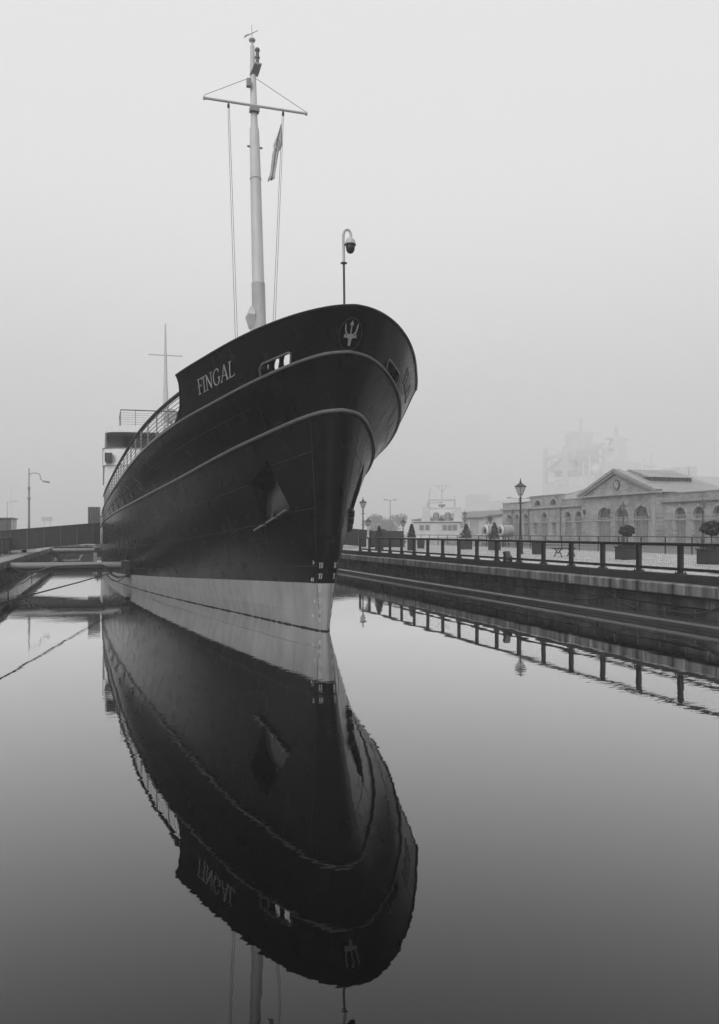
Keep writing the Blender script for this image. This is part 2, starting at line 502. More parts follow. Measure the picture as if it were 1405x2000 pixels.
# ------------------------------------------------------------------ railings
def railing(name, label, x, ys, z0, z1, mat, pw, top, nrods=0, bottom=None, mesh=None, plates=False, group=None):
    t = thing(name, label, 'railing', (x, ys[0], z0), group)
    for i, yy in enumerate(ys):
        p = make('post', MB().bx(x - pw * .5, x + pw * .5, yy - pw * .65, yy + pw * .65, z0, z1 - top * .5), mat, t, bevel=.006)
        if plates:
            b = MB().bx(x - .09, x + .09, yy - .2, yy + .2, z0 - .0, z0 + .025)
            for sx in (-.05, .05):
                for sy in (-.15, .15): b.lathe([(.022, 0), (.022, .05), (.012, .062)], (x + sx, yy + sy, z0 + .02), 6)
            make('base_plate', b, mat, p)
    a, b = ys[0] - .02, ys[-1] + .02
    box('top_rail', (x - pw * .75, x + pw * .75, a, b, z1 - top, z1), mat, t, bevel=.01)
    if bottom: box('bottom_rail', (x - pw * .3, x + pw * .3, a, b, z0 + bottom, z0 + bottom + .09), mat, t)
    for k in range(nrods):
        zz = z0 + (z1 - z0) * (k + 1) / (nrods + 1)
        make('rod', MB().tube([(x, a, zz), (x, b, zz)], .012, 5), mat, t)
    if mesh:
        m = MB(); zz = z0 + (bottom or 0) + .09
        yy = a
        while yy < min(b, a + 30):
            m.bar((x, yy, zz), (x, yy, z1 - top), .0026, .0026); yy += .1
        while zz < z1 - top:
            m.bar((x, a, zz), (x, b, zz), .0026, .0026); zz += .1
        make('wire_mesh', m, 'wire', t, kind='stuff')
    return t
railing('quay_railing', 'heavy black railing of square posts along the right quay edge', 17.11, [16.46 + 2.02 * k for k in range(19)], 1.56, 2.53, 'black_metal', .125, .1, bottom=.1, mesh=True, plates=True)
railing('basin_railing', 'thin dark railing at the far side of the sett paving', 34.35, [35.3 + 2.42 * k for k in range(22)], 1.47, 2.6, 'black_metal', .06, .06, nrods=1)

# ------------------------------------------------------------------ floodlight on the kerb
fl = thing('floodlight', 'small black floodlight tilted on the kerb beam below the railing', 'floodlight', (17.12, 31.4, 1.56))
make('housing', MB().hexa([(16.98, 31.42, 1.62), (17.26, 31.42, 1.62), (17.26, 31.62, 1.60), (16.98, 31.62, 1.60), (16.98, 31.66, 2.02), (17.26, 31.66, 2.02), (17.26, 31.84, 1.98), (16.98, 31.84, 1.98)]), 'black_rough', fl, bevel=.015)
make('lens', MB().hexa([(17.0, 31.405, 1.66), (17.24, 31.405, 1.66), (17.24, 31.42, 1.66), (17.0, 31.42, 1.66), (17.0, 31.625, 1.97), (17.24, 31.625, 1.97), (17.24, 31.645, 1.97), (17.0, 31.645, 1.97)]), 'glass_dark', fl)
make('bracket', MB().bx(16.95, 16.97, 31.5, 31.72, 1.56, 1.8).bx(17.27, 17.29, 31.5, 31.72, 1.56, 1.8).bx(16.95, 17.29, 31.48, 31.74, 1.56, 1.59), 'black_rough', fl)

# ------------------------------------------------------------------ lamp posts
def lamp_proto(h, ph_mat, k=1.):
    t = thing('street_lamp', '', 'street lamp', (0, 0, 0), 'Victorian lamp posts')
    lb = h - 1.05 * k
    make('base', MB().lathe([(.20, 0), (.20, .12), (.165, .16), (.165, .75), (.19, .8), (.12, .95), (.09, 1.25)], (0, 0, 0), 8), ph_mat, t, bevel=.01)
    make('post', MB().lathe([(.075, 1.2), (.055, lb - .55), (.085, lb - .53), (.085, lb - .47), (.05, lb - .42), (.075, lb - .15), (.04, lb - .1), (.03, lb + .02)], (0, 0, 0), 12), ph_mat, t, smooth=True)
    make('ladder_bar', MB().tube([(-.22, 0, lb - .5), (.22, 0, lb - .5)], .018, 6).ball((-.23, 0, lb - .5), .03, 6, 4).ball((.23, 0, lb - .5), .03, 6, 4), ph_mat, t, smooth=True)
    ln = make('lantern', MB().tube([(0, 0, lb), (0, 0, lb + .06 * k)], .12 * k, 8), 'black_metal', t)
    b, tp = .1 * k, .235 * k
    z0, z1 = lb + .05 * k, lb + .55 * k
    cs = [(-1, -1), (1, -1), (1, 1), (-1, 1)]
    fr = MB()
    for i, (sx, sy) in enumerate(cs):
        nx, ny = cs[(i + 1) % 4]
        fr.bar((sx * b, sy * b, z0), (sx * tp, sy * tp, z1), .022 * k, .022 * k)
        fr.bar((sx * b, sy * b, z0), (nx * b, ny * b, z0), .022 * k, .022 * k)
        fr.bar((sx * tp, sy * tp, z1), (nx * tp, ny * tp, z1), .03 * k, .03 * k)
        fr.tube([(sx * b, sy * b, z0), (sx * .05, sy * .05, z0 - .2 * k)], .01, 4)
    make('frame', fr, 'black_metal', ln)
    for i, (sx, sy) in enumerate(cs):
        nx, ny = cs[(i + 1) % 4]
        make('pane', MB().add([(sx * b * .97, sy * b * .97, z0), (nx * b * .97, ny * b * .97, z0), (nx * tp * .97, ny * tp * .97, z1), (sx * tp * .97, sy * tp * .97, z1)], [(0, 1, 2, 3)]), 'lantern_glass', ln, solid=.006)
    q = math.sqrt(2)
    make('roof', MB().lathe([(.27 * k * q, z1 + .0), (.27 * k * q, z1 + .03 * k), (.13 * k * q, z1 + .14 * k), (.09 * k * q, z1 + .2 * k), (.1 * k, z1 + .22 * k)], (0, 0, 0), 4), 'black_metal', ln)
    make('finial', MB().lathe([(.1 * k, z1 + .21 * k), (.055 * k, z1 + .25 * k), (.075 * k, z1 + .31 * k), (.03 * k, z1 + .36 * k), (.04 * k, z1 + .42 * k), (.006, z1 + .55 * k)], (0, 0, 0), 8), 'black_metal', ln, smooth=True)
    return t
lA = lamp_proto(4.75, 'black_metal')
lA.location = (25.0, 44.5, 1.48); lA['label'] = 'tall black lamp post on the setts left of the wooden bench'; lA.rotation_euler = (0, 0, .3)
dup(lA, (23.9, 72.9, 1.48), 'tall black lamp post rising behind the dark gangway wall beside the bow', .3)
dup(lA, (53.9, 73.6, 1.48), 'hazy lamp post before the middle arch of the gabled brick hall', .3)
dup(lA, (55.0, 62.8, 1.45), 'hazy lamp post before the right wing of the brick hall', .3)
dup(lA, (52.8, 111.0, 1.48), 'faint distant lamp post right of the workboat', .3)
lC = lamp_proto(2.75, 'pole_pale', .8)
lC.location = (22.3, 66.6, 1.48); lC['label'] = 'short lamp with pale post in front of the dark container'; lC.rotation_euler = (0, 0, .3)
lD = lamp_proto(2.75, 'pole_grey', .8)
lD.location = (27.3, 71.0, 1.48); lD['label'] = 'short grey lamp post right of the dark container'; lD.rotation_euler = (0, 0, .3)

# ------------------------------------------------------------------ benches
def bench():
    t = thing('bench', '', 'bench', (0, 0, 0), 'backless benches on the setts')
    for sy in (-.72, .72):
        e = MB()
        for s in (-1, 1):
            e.tube([(s * .24, sy, 0), (s * .17, sy, .18), (s * .1, sy, .3), (s * .19, sy, .44)], .028, 6)
            e.bx(s * .24 - .05, s * .24 + .05, sy - .04, sy + .04, 0, .03)
        e.tube([(-.17, sy, .18), (0, sy, .25), (.17, sy, .18)], .018, 6)
        e.tube([(-.14, sy, .40), (0, sy, .16), (.14, sy, .40)], .016, 6)
        e.tube([(.07 * math.cos(a), sy, .34 + .07 * math.sin(a)) for a in [j * math.pi / 6 for j in range(13)]], .014, 5)
        e.bar((-.3, sy, .45), (.3, sy, .45), .06, .03)
        make('leg_frame', e, 'black_metal', t)
    for i in range(6):
        box('slat', (-.29 + i * .1, -.205 + i * .1, -.95, .95, .465, .5), 'black_rough', t, bevel=.006)
    return t
b1 = bench(); b1.location = (24.7, 39.0, 1.49); b1.rotation_euler = (0, 0, R(-62)); b1['label'] = 'backless dark bench with ornate iron legs between the lamp and the square planter'
dup(b1, (27.2, 70.2, 1.49), 'distant bench with iron legs beside the short grey lamp', R(-70))

# ------------------------------------------------------------------ planters and clipped trees
def planter(loc, w, h, label, taper=0., slats=0, name='planter'):
    t = thing(name, label, 'planter', loc, 'dark planters on the setts')
    x, y, z = loc; a = w / 2; b = a * (1 + taper)
    make('box', MB().hexa([(x - a, y - a, z), (x + a, y - a, z), (x + a, y + a, z), (x - a, y + a, z), (x - b, y - b, z + h), (x + b, y - b, z + h), (x + b, y + b, z + h), (x - b, y + b, z + h)]), 'black_rough', t, bevel=.01)
    r = MB(); c = b + .025
    for (p, q) in (((-1, -1), (1, -1)), ((1, -1), (1, 1)), ((1, 1), (-1, 1)), ((-1, 1), (-1, -1))):
        r.bar((x + p[0] * c, y + p[1] * c, z + h + .02), (x + q[0] * c, y + q[1] * c, z + h + .02), .06, .05)
    make('rim', r, 'black_rough', t)
    box('soil', (x - b + .03, x + b - .03, y - b + .03, y + b - .03, z + h + .003, z + h + .015), 'soil', t)
    t.rotation_euler = (0, 0, 0)
    return t
rt = random.Random(11)
def tree_cone(loc, h, r, label, rag=.25):
    t = thing('topiary_tree', label, 'topiary', loc, 'clipped conical trees')
    x, y, z = loc
    make('trunk', MB().tube([(x, y, z), (x + .01, y, z + h * .5), (x, y + .01, z + h * .9)], [.035, .03, .01], 7), 'bark', t, smooth=True)
    pts = []
    for _ in range(1500):
        k = rt.random() ** 1.3; a = rt.uniform(0, 6.283)
        rr = r * (1 - k) ** .75 * rt.uniform(.55, 1.0) * (1.0 if rt.random() > .06 else 1.3) * (1 + rag * math.sin(a * 3 + k * 9) * math.sin(k * 14 + 1)) + .03
        pts.append((x + rr * math.cos(a), y + rr * math.sin(a), z + .12 + k * (h - .12)))
    make('crown', MB().leaves(pts, .055, rt), 'leaf', t)
def tree_ball(loc, stem, r, label):
    t = thing('standard_tree', label, 'topiary', loc, 'clipped ball trees')
    x, y, z = loc
    m = MB().tube([(x, y, z), (x + .015, y, z + stem * .5), (x, y, z + stem + r * .4)], [.03, .026, .02], 7)
    for i in range(6):
        a = i * 1.05; m.tube([(x, y, z + stem * .9), (x + r * .6 * math.cos(a), y + r * .6 * math.sin(a), z + stem + r * (.5 + .2 * (i % 2)))], [.015, .006], 5)
    make('trunk', m, 'bark', t, smooth=True)
    pts = []
    for _ in range(2200):
        d = Vector((rt.gauss(0, 1), rt.gauss(0, 1), rt.gauss(0, 1))).normalized()
        k = r * (.62 + .38 * rt.random() ** .5) * (1 + .1 * math.sin(d.x * 5 + d.z * 7) + .06 * math.sin(d.y * 11))
        pts.append((x + d.x * k, y + d.y * k, z + stem + r * .72 + d.z * k * .72))
    make('crown', MB().leaves(pts, .055, rt), 'leaf', t)
def flowers(loc, w, label):
    x, y, z = loc; t = thing('flower_bed', label, 'flowers', loc)
    pts = [(x + rt.uniform(-w, w), y + rt.uniform(-w, w), z + rt.uniform(.02, .2)) for _ in range(500)]
    make('foliage', MB().leaves(pts, .05, rt), 'leaf', t)
    f = MB()
    for _ in range(9): f.ball((x + rt.uniform(-w, w), y + rt.uniform(-w, w), z + rt.uniform(.14, .24)), .028, 6, 4)
    make('blossom', f, 'flower', t, kind='stuff')
G = 1.49
planter((24.9, 33.7, G), .82, .62, 'square black planter under the ball tree right of the bench')
tree_ball((24.9, 33.7, G + .63), .55, .36, 'small ball tree in front of the gabled brick hall')
flowers((24.9, 33.7, G + .63), .32, 'low bedding plants around the ball tree right of the bench')
planter((24.8, 27.8, G), .84, .62, 'square black planter cut by the right photo edge')
tree_ball((24.8, 27.8, G + .63), .6, .42, 'ball tree nearest the right photo edge')
flowers((24.8, 27.8, G + .63), .33, 'low bedding plants around the ball tree at the right edge')
planter((19.7, 56.2, G), .5, .86, 'tall dark planter with white notice beside the gangway')
tree_cone((19.7, 56.2, G + .87), .95, .27, 'clipped conical tree in front of the dark container')
planter((22.3, 56.2, G), .5, .86, 'tall dark planter with conical tree left of the plain bin')
tree_cone((22.3, 56.2, G + .87), 1.15, .3, 'conical tree left of the plain dark bin, below the workboat')
planter((27.8, 58.2, G), .72, .8, 'dark square planter of the ragged conical tree right of the workboat')
tree_cone((27.8, 58.2, G + .81), 1.2, .42, 'ragged topped conical tree right of the workboat', .5)
planter((28.6, 54.9, G), .72, .76, 'dark square planter of the cone tree beside the pale buoys')
tree_cone((28.6, 54.9, G + .77), 1.35, .4, 'conical tree in front of the pale buoys')
def bin_(loc, label, w=.46, h=.82):
    x, y, z = loc; t = thing('litter_bin', label, 'bin', loc, 'plain dark bins'); a = w / 2; b = a * 1.14
    make('body', MB().hexa([(x - a, y - a, z), (x + a, y - a, z), (x + a, y + a, z), (x - a, y + a, z), (x - b, y - b, z + h), (x + b, y - b, z + h), (x + b, y + b, z + h), (x - b, y + b, z + h)]), 'black_rough', t, bevel=.012)
    make('lid', MB().bx(x - b - .02, x + b + .02, y - b - .02, y + b + .02, z + h, z + h + .05), 'black_rough', t, bevel=.01)
bin_((25.8, 62.9, G), 'plain dark bin between two conical trees below the workboat')
bin_((25.7, 43.7, G), 'plain dark bin right of the tall lamp post', .44, .72)
nt_ = thing('notice', 'small white notice on a thin stand beside the tall dark planter', 'notice', (21.45, 60.5, 1.5))
box('sheet', (21.36, 21.53, 60.5, 60.52, 1.88, 2.27), 'paper', nt_)
box('stand', (21.42, 21.47, 60.53, 60.57, 1.49, 2.25), 'black_rough', nt_)
# ------------------------------------------------------------------ the ship
ship = thing('ship', 'large black-hulled ship moored bow-on with a pale boot top', 'ship', (V0, 22, 0))
QH = np.concatenate([np.linspace(0, .3, 7)[:-1], np.linspace(.3, 1.2, 13)[:-1], np.linspace(1.2, 3.2, 27)[:-1], np.linspace(3.2, 8.42, 34)])
def hull_rows(svals, qs=QH, off=None):
    rows = []
    for s_ in svals:
        p = hq(qs, s_)
        port = [(V0 + a, b, c) for a, b, c in p]
        star = [(V0 - a, b, c) for a, b, c in p[1:]]
        rows.append(star[::-1] + port)
    return rows
def cut_convex(o, poly, nrm, rad):
    """knife a convex hole through the plating along the outline and remove the plate inside it"""
    bm = bmesh.new(); bm.from_mesh(o.data); og = origin(o)
    P = [Vector(p) - og for p in poly]; cen = sum(P, Vector()) / len(P); nrm = Vector(nrm).normalized()
    pl = []
    for i in range(len(P)):
        e = P[(i + 1) % len(P)] - P[i]; k = e.cross(nrm).normalized()
        if k.dot(cen - P[i]) > 0: k = -k
        pl.append((P[i], k))
    for co, no in pl:
        g = [f for f in bm.faces if (f.calc_center_median() - cen).length < rad]
        gg = list(set(g) | {e for f in g for e in f.edges} | {v for f in g for v in f.verts})
        bmesh.ops.bisect_plane(bm, geom=gg, plane_co=co, plane_no=no, dist=1e-5)
    kill = [f for f in bm.faces if (f.calc_center_median() - cen).length < rad and all((f.calc_center_median() - co).dot(no) < 1e-4 for co, no in pl)]
    bmesh.ops.delete(bm, geom=kill, context='FACES')
    bm.to_mesh(o.data); bm.free()
boot = make('boot_top', MB().grid(hull_rows([.2, .7, 1., 1.2, 1.4, 1.6, 1.8, 2.])), 'boot_grey', ship, smooth=True)
plating = make('hull_plating', MB().grid(hull_rows([2 + k / 9 for k in range(10)] + [3 + k / 6 for k in range(1, 7)])), 'hull_black', ship, smooth=True)
# stern plate closing the hull, decks
sp = [(V0 + sd_ * hq([8.42], s_)[0][0], hq([8.42], s_)[0][1], hq([8.42], s_)[0][2]) for sd_, ss in ((1, [.2, 1, 2, 3, 4]), (-1, [4, 3, 2, 1, .2])) for s_ in ss]
make('transom', MB().add(sp, [tuple(range(len(sp)))]), 'hull_black', ship)
qd = np.linspace(.15, 8.4, 60); pd = hq(qd, 3.985)
make('deck', MB().grid([[(V0 - a, b, c) for a, b, c in pd], [(V0, b, c + .06) for a, b, c in pd], [(V0 + a, b, c) for a, b, c in pd]]), 'deck', ship, smooth=True)
# bulwark with its concave after edge
qe_t = [0, .05, .12, .3, .56, .8, 1.]; qe_q = [2.78, 2.64, 2.56, 2.48, 2.43, 2.405, 2.41]
def bul_rows(off):
    rows = []
    for k in range(11):
        t = k / 10; qe = float(np.interp(t, qe_t, qe_q))
        qs = np.concatenate([np.linspace(0, .3, 6)[:-1], np.linspace(.3, qe, 40)])
        p = hq(qs, 4 + t)
        if off:
            p = p.copy(); p[:, 0] = np.maximum(p[:, 0] - off * np.clip(qs / .8, 0, 1), 0); p[:, 1] += off * np.clip(1.2 - qs / 1.6, 0, 1)
        rows.append([(V0 - a, b, c) for a, b, c in p[1:]][::-1] + [(V0 + a, b, c) for a, b, c in p])
    return rows
bulwark = make('bulwark', MB().grid(bul_rows(0)), 'hull_black', ship, smooth=True)
lining = make('bulwark_lining', MB().grid(bul_rows(.05)), 'white_paint', ship, smooth=True)
def curve_q(s_, q0, q1, n, off=0, side=0):
    qs = np.linspace(q0, q1, n)
    if side: return [hp(side * 1., s_, off, q=float(q)) for q in qs]
    a = [hp(-1., s_, off, q=float(q)) for q in qs[::-1]]
    return a + [hp(1., s_, off, q=float(q)) for q in qs[1:]]
def dense(s_, q1, off): 
    qs = list(QH[QH < q1]) + [q1]
    return [hp(-1., s_, off, q=float(q)) for q in qs[:0:-1]] + [hp(1., s_, off, q=float(q)) for q in qs]
make('rub_rail', MB().tube(dense(3., 8.4, .015), .062, 8), 'rail_grey', ship, smooth=True)
make('rub_rail', MB().tube(dense(4., 8.4, .015), .05, 8), 'rail_grey', ship, smooth=True)
make('cap_rail', MB().tube(dense(5., 2.41, .0), .045, 8), 'hull_black', ship, smooth=True)
for sd_ in (-1., 1.):
    make('edge_bar', MB().tube([hp(sd_, 4 + t, .0, q=float(np.interp(t, qe_t, qe_q))) for t in np.linspace(.0, 1, 24)], .022, 6), 'hull_black', ship, smooth=True)
# weed line at the water
wl = []
rw = random.Random(5)
qs = [q for q in np.linspace(0, 6.5, 150)]
for z_, of in ((-.04, .004), (.0, .012), (None, .012), (None, .004)):
    row = []
    for sd_ in (-1., 1.):
        qq = qs[::-1][:-1] if sd_ < 0 else qs
        for q in qq:
            s_ = 1. + ((z_ or 0) / 1.3 if z_ is not None else rw.uniform(.012, .055) / 1.4)
            row.append(hp(sd_, s_, of, q=float(q)))
    wl.append(row)
make('weed_line', MB().grid(wl), 'weed', ship)
# welded seams: strakes and butts
def seam(pts, r=.006): make('weld_seam', MB().tube(pts, r, 5), 'dark_steel' if pts[0][2] > 1.38 or pts[-1][2] > 1.38 else 'boot_grey', ship, smooth=True)
for sd_ in (-1., 1.):
    for s_, q0, q1 in ((2.155, .5, 6.), (2.47, .6, 1.17), (2.44, 1.8, 6.2), (2.745, .66, 1.49), (2.68, 1.9, 6.4), (3.5, 1.6, 6.3), (1.42, .45, 4.)):
        seam([hp(sd_, s_, .004, q=float(q)) for q in np.linspace(q0, q1, 40)])
    seam([hp(sd_, s_, .004, q=float(np.interp(s_, [1.3, 1.4, 2.47, 2.7, 2.97], [.45, .45, .594, .665, .71]))) for s_ in np.linspace(1.3, 2.97, 30)])
    for k, (s0, s1) in enumerate(((1.42, 2.), (2., 2.155), (2.155, 2.44), (2.44, 2.68), (2.68, 2.97), (3.03, 3.5), (3.5, 3.97), (4.06, 4.95))):
        for j in range(3):
            q = [1.25, 2.2, 3.1][j] + .23 * ((k * 5 + j * 3) % 4)
            if s0 > 4 and q > 2.2: continue
            if sd_ < 0 and 2.4 < s0 < 2.8 and q < 2: continue
            seam([hp(sd_, s_, .003, q=q) for s_ in np.linspace(s0, s1, 10)], .004)
# rivet rows following the frames
rv = MB()
def rivet(p, n):
    p = Vector(p); n = Vector(n).normalized(); x = n.orthogonal().normalized(); y = n.cross(x); r = .016
    rv.add([p + x * r, p + y * r, p - x * r, p - y * r, p + n * r * .8], [(0, 1, 4), (1, 2, 4), (2, 3, 4), (3, 0, 4)])
for sd_ in (-1., 1.):
    for q in [.95, 1.2, 1.45, 1.62, 1.8, 2., 2.2, 2.45, 2.7, 2.95, 3.2, 3.45, 3.7]:
        for s0, s1 in ((2.2, 2.96), (3.05, 3.95)):
            if rw.random() < .2: continue
            n_ = 34
            for k in range(n_):
                if rw.random() < .3: continue
                s_ = s0 + (s1 - s0) * k / n_
                if sd_ < 0 and 2.35 < s_ < 2.85 and 1.0 < q < 2.0: continue
                a = Vector(hp(sd_, s_, 0, q=q)); b = Vector(hp(sd_, s_, .02, q=q))
                rivet(a, b - a)
make('rivets', rv, 'hull_black', ship, kind='stuff')
# ---- lettering on the bow (serif capitals)
def stroke(x0, y0, x1, y1, w): 
    d = Vector((x1 - x0, y1 - y0)); n = Vector((-d.y, d.x)).normalized() * w / 2
    return [(x0 - n.x, y0 - n.y), (x1 - n.x, y1 - n.y), (x1 + n.x, y1 + n.y), (x0 + n.x, y0 + n.y)]
def serif(x, y, w=.24, h=.045): return [(x - w / 2, y - h / 2), (x + w / 2, y - h / 2), (x + w / 2, y + h / 2), (x - w / 2, y + h / 2)]
def arcs(cx, cy, rx, ry, a0, a1, w0, w1, n=10):
    o = []
    for k in range(n):
        t0, t1 = a0 + (a1 - a0) * k / n, a0 + (a1 - a0) * (k + 1) / n
        wa = w1 + (w0 - w1) * abs(math.cos(t0)); wb = w1 + (w0 - w1) * abs(math.cos(t1))
        o.append([(cx + (rx - wa / 2) * math.cos(t0), cy + (ry - wa / 2) * math.sin(t0)), (cx + (rx - wb / 2) * math.cos(t1), cy + (ry - wb / 2) * math.sin(t1)),
                  (cx + (rx + wb / 2) * math.cos(t1), cy + (ry + wb / 2) * math.sin(t1)), (cx + (rx + wa / 2) * math.cos(t0), cy + (ry + wa / 2) * math.sin(t0))])
    return o
GL = {
 'F': (.62, [stroke(.16, 0, .16, 1, .08), stroke(.16, .975, .6, .975, .055), stroke(.16, .52, .46, .52, .055), serif(.16, .02, .3), serif(.1, .98, .14), stroke(.585, .97, .6, .84, .045), stroke(.46, .6, .46, .44, .04)]),
 'I': (.38, [stroke(.19, 0, .19, 1, .08), serif(.19, .02, .3), serif(.19, .98, .3)]),
 'N': (.9, [stroke(.18, 0, .18, .96, .055), stroke(.16, .97, .74, .02, .085), stroke(.74, .0, .74, 1, .055), serif(.18, .02, .24), serif(.12, .98, .16), serif(.74, .98, .24)]),
 'G': (.92, arcs(.48, .5, .36, .5, R(52), R(338), .08, .045, 16) + [stroke(.78, .12, .78, .42, .08), serif(.78, .43, .26), stroke(.7, .9, .73, .74, .045)]),
 'A': (.92, [stroke(.12, 0, .46, 1, .05), stroke(.44, 1, .8, 0, .085), stroke(.25, .34, .66, .34, .045), serif(.12, .02, .24), serif(.8, .02, .28)]),
 'L': (.66, [stroke(.16, 0, .16, 1, .08), stroke(.12, .025, .6, .025, .055), serif(.16, .98, .3), stroke(.6, .01, .62, .17, .045)]),
 'X': (.62, [stroke(.08, 1, .54, 0, .085), stroke(.54, 1, .08, 0, .05)]),
 'V': (.6, [stroke(.06, 1, .32, 0, .085), stroke(.52, 1, .3, 0, .05)]),
 '|': (.24, [stroke(.1, 0, .1, 1, .07)]),
 '5': (.62, [stroke(.12, .95, .56, .95, .12), stroke(.14, .95, .14, .55, .12)] + arcs(.28, .32, .24, .26, R(120), R(-150), .12, .12, 8)),
 '4': (.66, [stroke(.42, 0, .42, 1, .12), stroke(.42, 1, .06, .32, .1), stroke(.04, .3, .6, .3, .12)]),
 '3': (.62, arcs(.28, .73, .22, .22, R(150), R(-90), .12, .12, 8) + arcs(.28, .28, .25, .24, R(90), R(-150), .12, .12, 8)),
 '-': (.4, [stroke(.05, .5, .35, .5, .12)]),
 '.': (.2, [stroke(.1, .42, .1, .56, .12)]),
 '0': (.7, arcs(.34, .5, .26, .46, 0, R(360), .12, .1, 14)),
 'P': (.66, [stroke(.14, 0, .14, 1, .13)] + arcs(.2, .72, .34, .24, R(95), R(-95), .12, .12, 8) ),
}
def hull_letters(text, sd_, a0, length, s_base, s_h, mat, name, off=.006, th=.02, per=True):
    """a0 = girth of the first letter's left edge; letters run toward the bow on starboard, aft on port"""
    tot = sum(GL[c][0] for c in text); k = length / tot; x = 0
    mball = MB()
    for c in text:
        w, pol = GL[c]
        mb = MB() if per else mball
        for p in pol:
            f = []
            for o_ in (off, off + th):
                f.append(lambda px, py, o_=o_, x=x: hp(sd_ * (a0 - (x + px) * k if sd_ < 0 else a0 + (x + px) * k), s_base + s_h * py, o_))
            mb.prism(p, f[0], f[1])
        if per: make(name, mb, mat, ship)
        x += w
    if not per: make(name, mball, mat, ship)
hull_letters('FINGAL', -1, 6.1, 2.1, 4.31, .33, 'letter', 'name_letter')
hull_letters('FINGAL', 1, 3.75, 2.1, 4.31, .33, 'letter', 'name_letter')
# draught marks: roman feet, metric half-metres
def s_at(z): return 1 + z / 1.4 if z < 1.4 else float(np.interp(z, [hq([.45], s_)[0][2] for s_ in np.linspace(2, 2.6, 40)], np.linspace(2, 2.6, 40)))
for sd_ in (-1,1):
    for tx, z in (('XV|', 1.83), ('XV', 1.52), ('X|V', 1.215), ('X|||', .91), ('X||', .60), ('X|', .295)):
        hull_letters(tx, sd_, .37 - .03 if sd_ < 0 else .16, .155, s_at(z), s_at(z + .165) - s_at(z), 'letter_white', 'draught_mark', .004, .006, False)
    for tx, z, a in (('5-', 1.94, .62), ('4.5', 1.44, .70), ('4-', .93, .55), ('3.5', .44, .70)):
        hull_letters(tx, sd_, a if sd_ < 0 else a - .12, .09 * len(tx) / 2 + .02, s_at(z), s_at(z + .11) - s_at(z), 'letter_white', 'draught_mark', .004, .006, False)
# trident badge on the stem
def bow(x, y, o_):   # x across, y up in metres about the badge centre
    s_ = 4.385 + y * .92 / 1.04
    x = x * .92 - .03
    return hp(x if abs(x) > 1e-6 else 1e-6, s_, o_)
ringp = [(.335 * math.cos(a), .39 * math.sin(a)) for a in np.linspace(0, 2 * math.pi, 49)]
badge = make('badge_ring', MB().tube([bow(x, y, .008) for x, y in ringp], .01, 6, False), 'dark_steel', ship, smooth=True)
tr = []
tr.append(stroke(0, -.1, 0, .22, .022)); tr.append([(-.055, .2), (0, .21), (.055, .2), (0, .31)])
for sx in (-1, 1):
    pts = [(.0, -.08), (.05 * sx, -.05), (.1 * sx, -.03), (.145 * sx, .03), (.165 * sx, .12), (.175 * sx, .2)]
    for a, b in zip(pts[:-1], pts[1:]): tr.append(stroke(*a, *b, .03))
    tr.append([(.19 * sx, .18), (.16 * sx, .17), (.18 * sx, .255)][::sx])
    tr.append(stroke(.0, -.095, .17 * sx, -.085, .05)); tr.append(stroke(.165 * sx, -.11, .16 * sx, -.03, .03))
tr.append([(-.07, -.14), (.07, -.14), (.075, -.03), (-.075, -.03)])
for k in range(5): tr.append([(-.045 + .004 * k, -.175 - .035 * k), (.045 - .004 * k, -.175 - .035 * k), (.05 - .004 * k, -.147 - .035 * k), (-.05 + .004 * k, -.147 - .035 * k)])
tm = MB()
for p in tr: tm.prism(p, lambda x, y: bow(x, y + .02, .004), lambda x, y: bow(x, y + .02, .03))
make('trident_badge', tm, 'letter', ship)
# ---- fairlead openings in the bulwark
for sd_ in (-1., 1.):
    def fp(t, y, o_=0.): return hp(sd_ * (1.70 + t * 1.12), 4.03 + y * .235, o_)
    outl = [(0, 0), (1, 0), (1.04, .62), (1.0, .86), (.93, 1.0), (.08, 1.0), (.02, .88), (-.0, .6)]
    poly = [fp(*p) for p in outl]
    nrm = Vector(fp(.5, .5, .1)) - Vector(fp(.5, .5))
    for o in (bulwark, lining): cut_convex(o, poly, nrm, 1.2)
    fr = make('fairlead_frame', MB().tube([fp(a, b, .02) for a, b in outl[1:] + outl[:1]], .034, 7, True), 'rail_grey', ship, smooth=True)
    dv = nrm.normalized() * -.34
    n_ = len(poly)
    make('fairlead_box', MB().add([tuple(p) for p in poly] + [tuple(Vector(p) + dv) for p in poly], [(i, (i + 1) % n_, n_ + (i + 1) % n_, n_ + i) for i in range(n_)]), 'hull_black', fr)
    for c, w in ((.05, .12), (.42, .15), (.76, .2), (.95, .1)):
        a = Vector(fp(c, .0)) + dv * .5; b = Vector(fp(c, 1.0)) + dv * .5
        make('roller', MB().tube([a + (b - a) * t for t in (0, .2, .5, .8, 1)], [w * .62, w * .5, w * .42, w * .5, w * .62], 10), 'hull_black', fr, smooth=True)
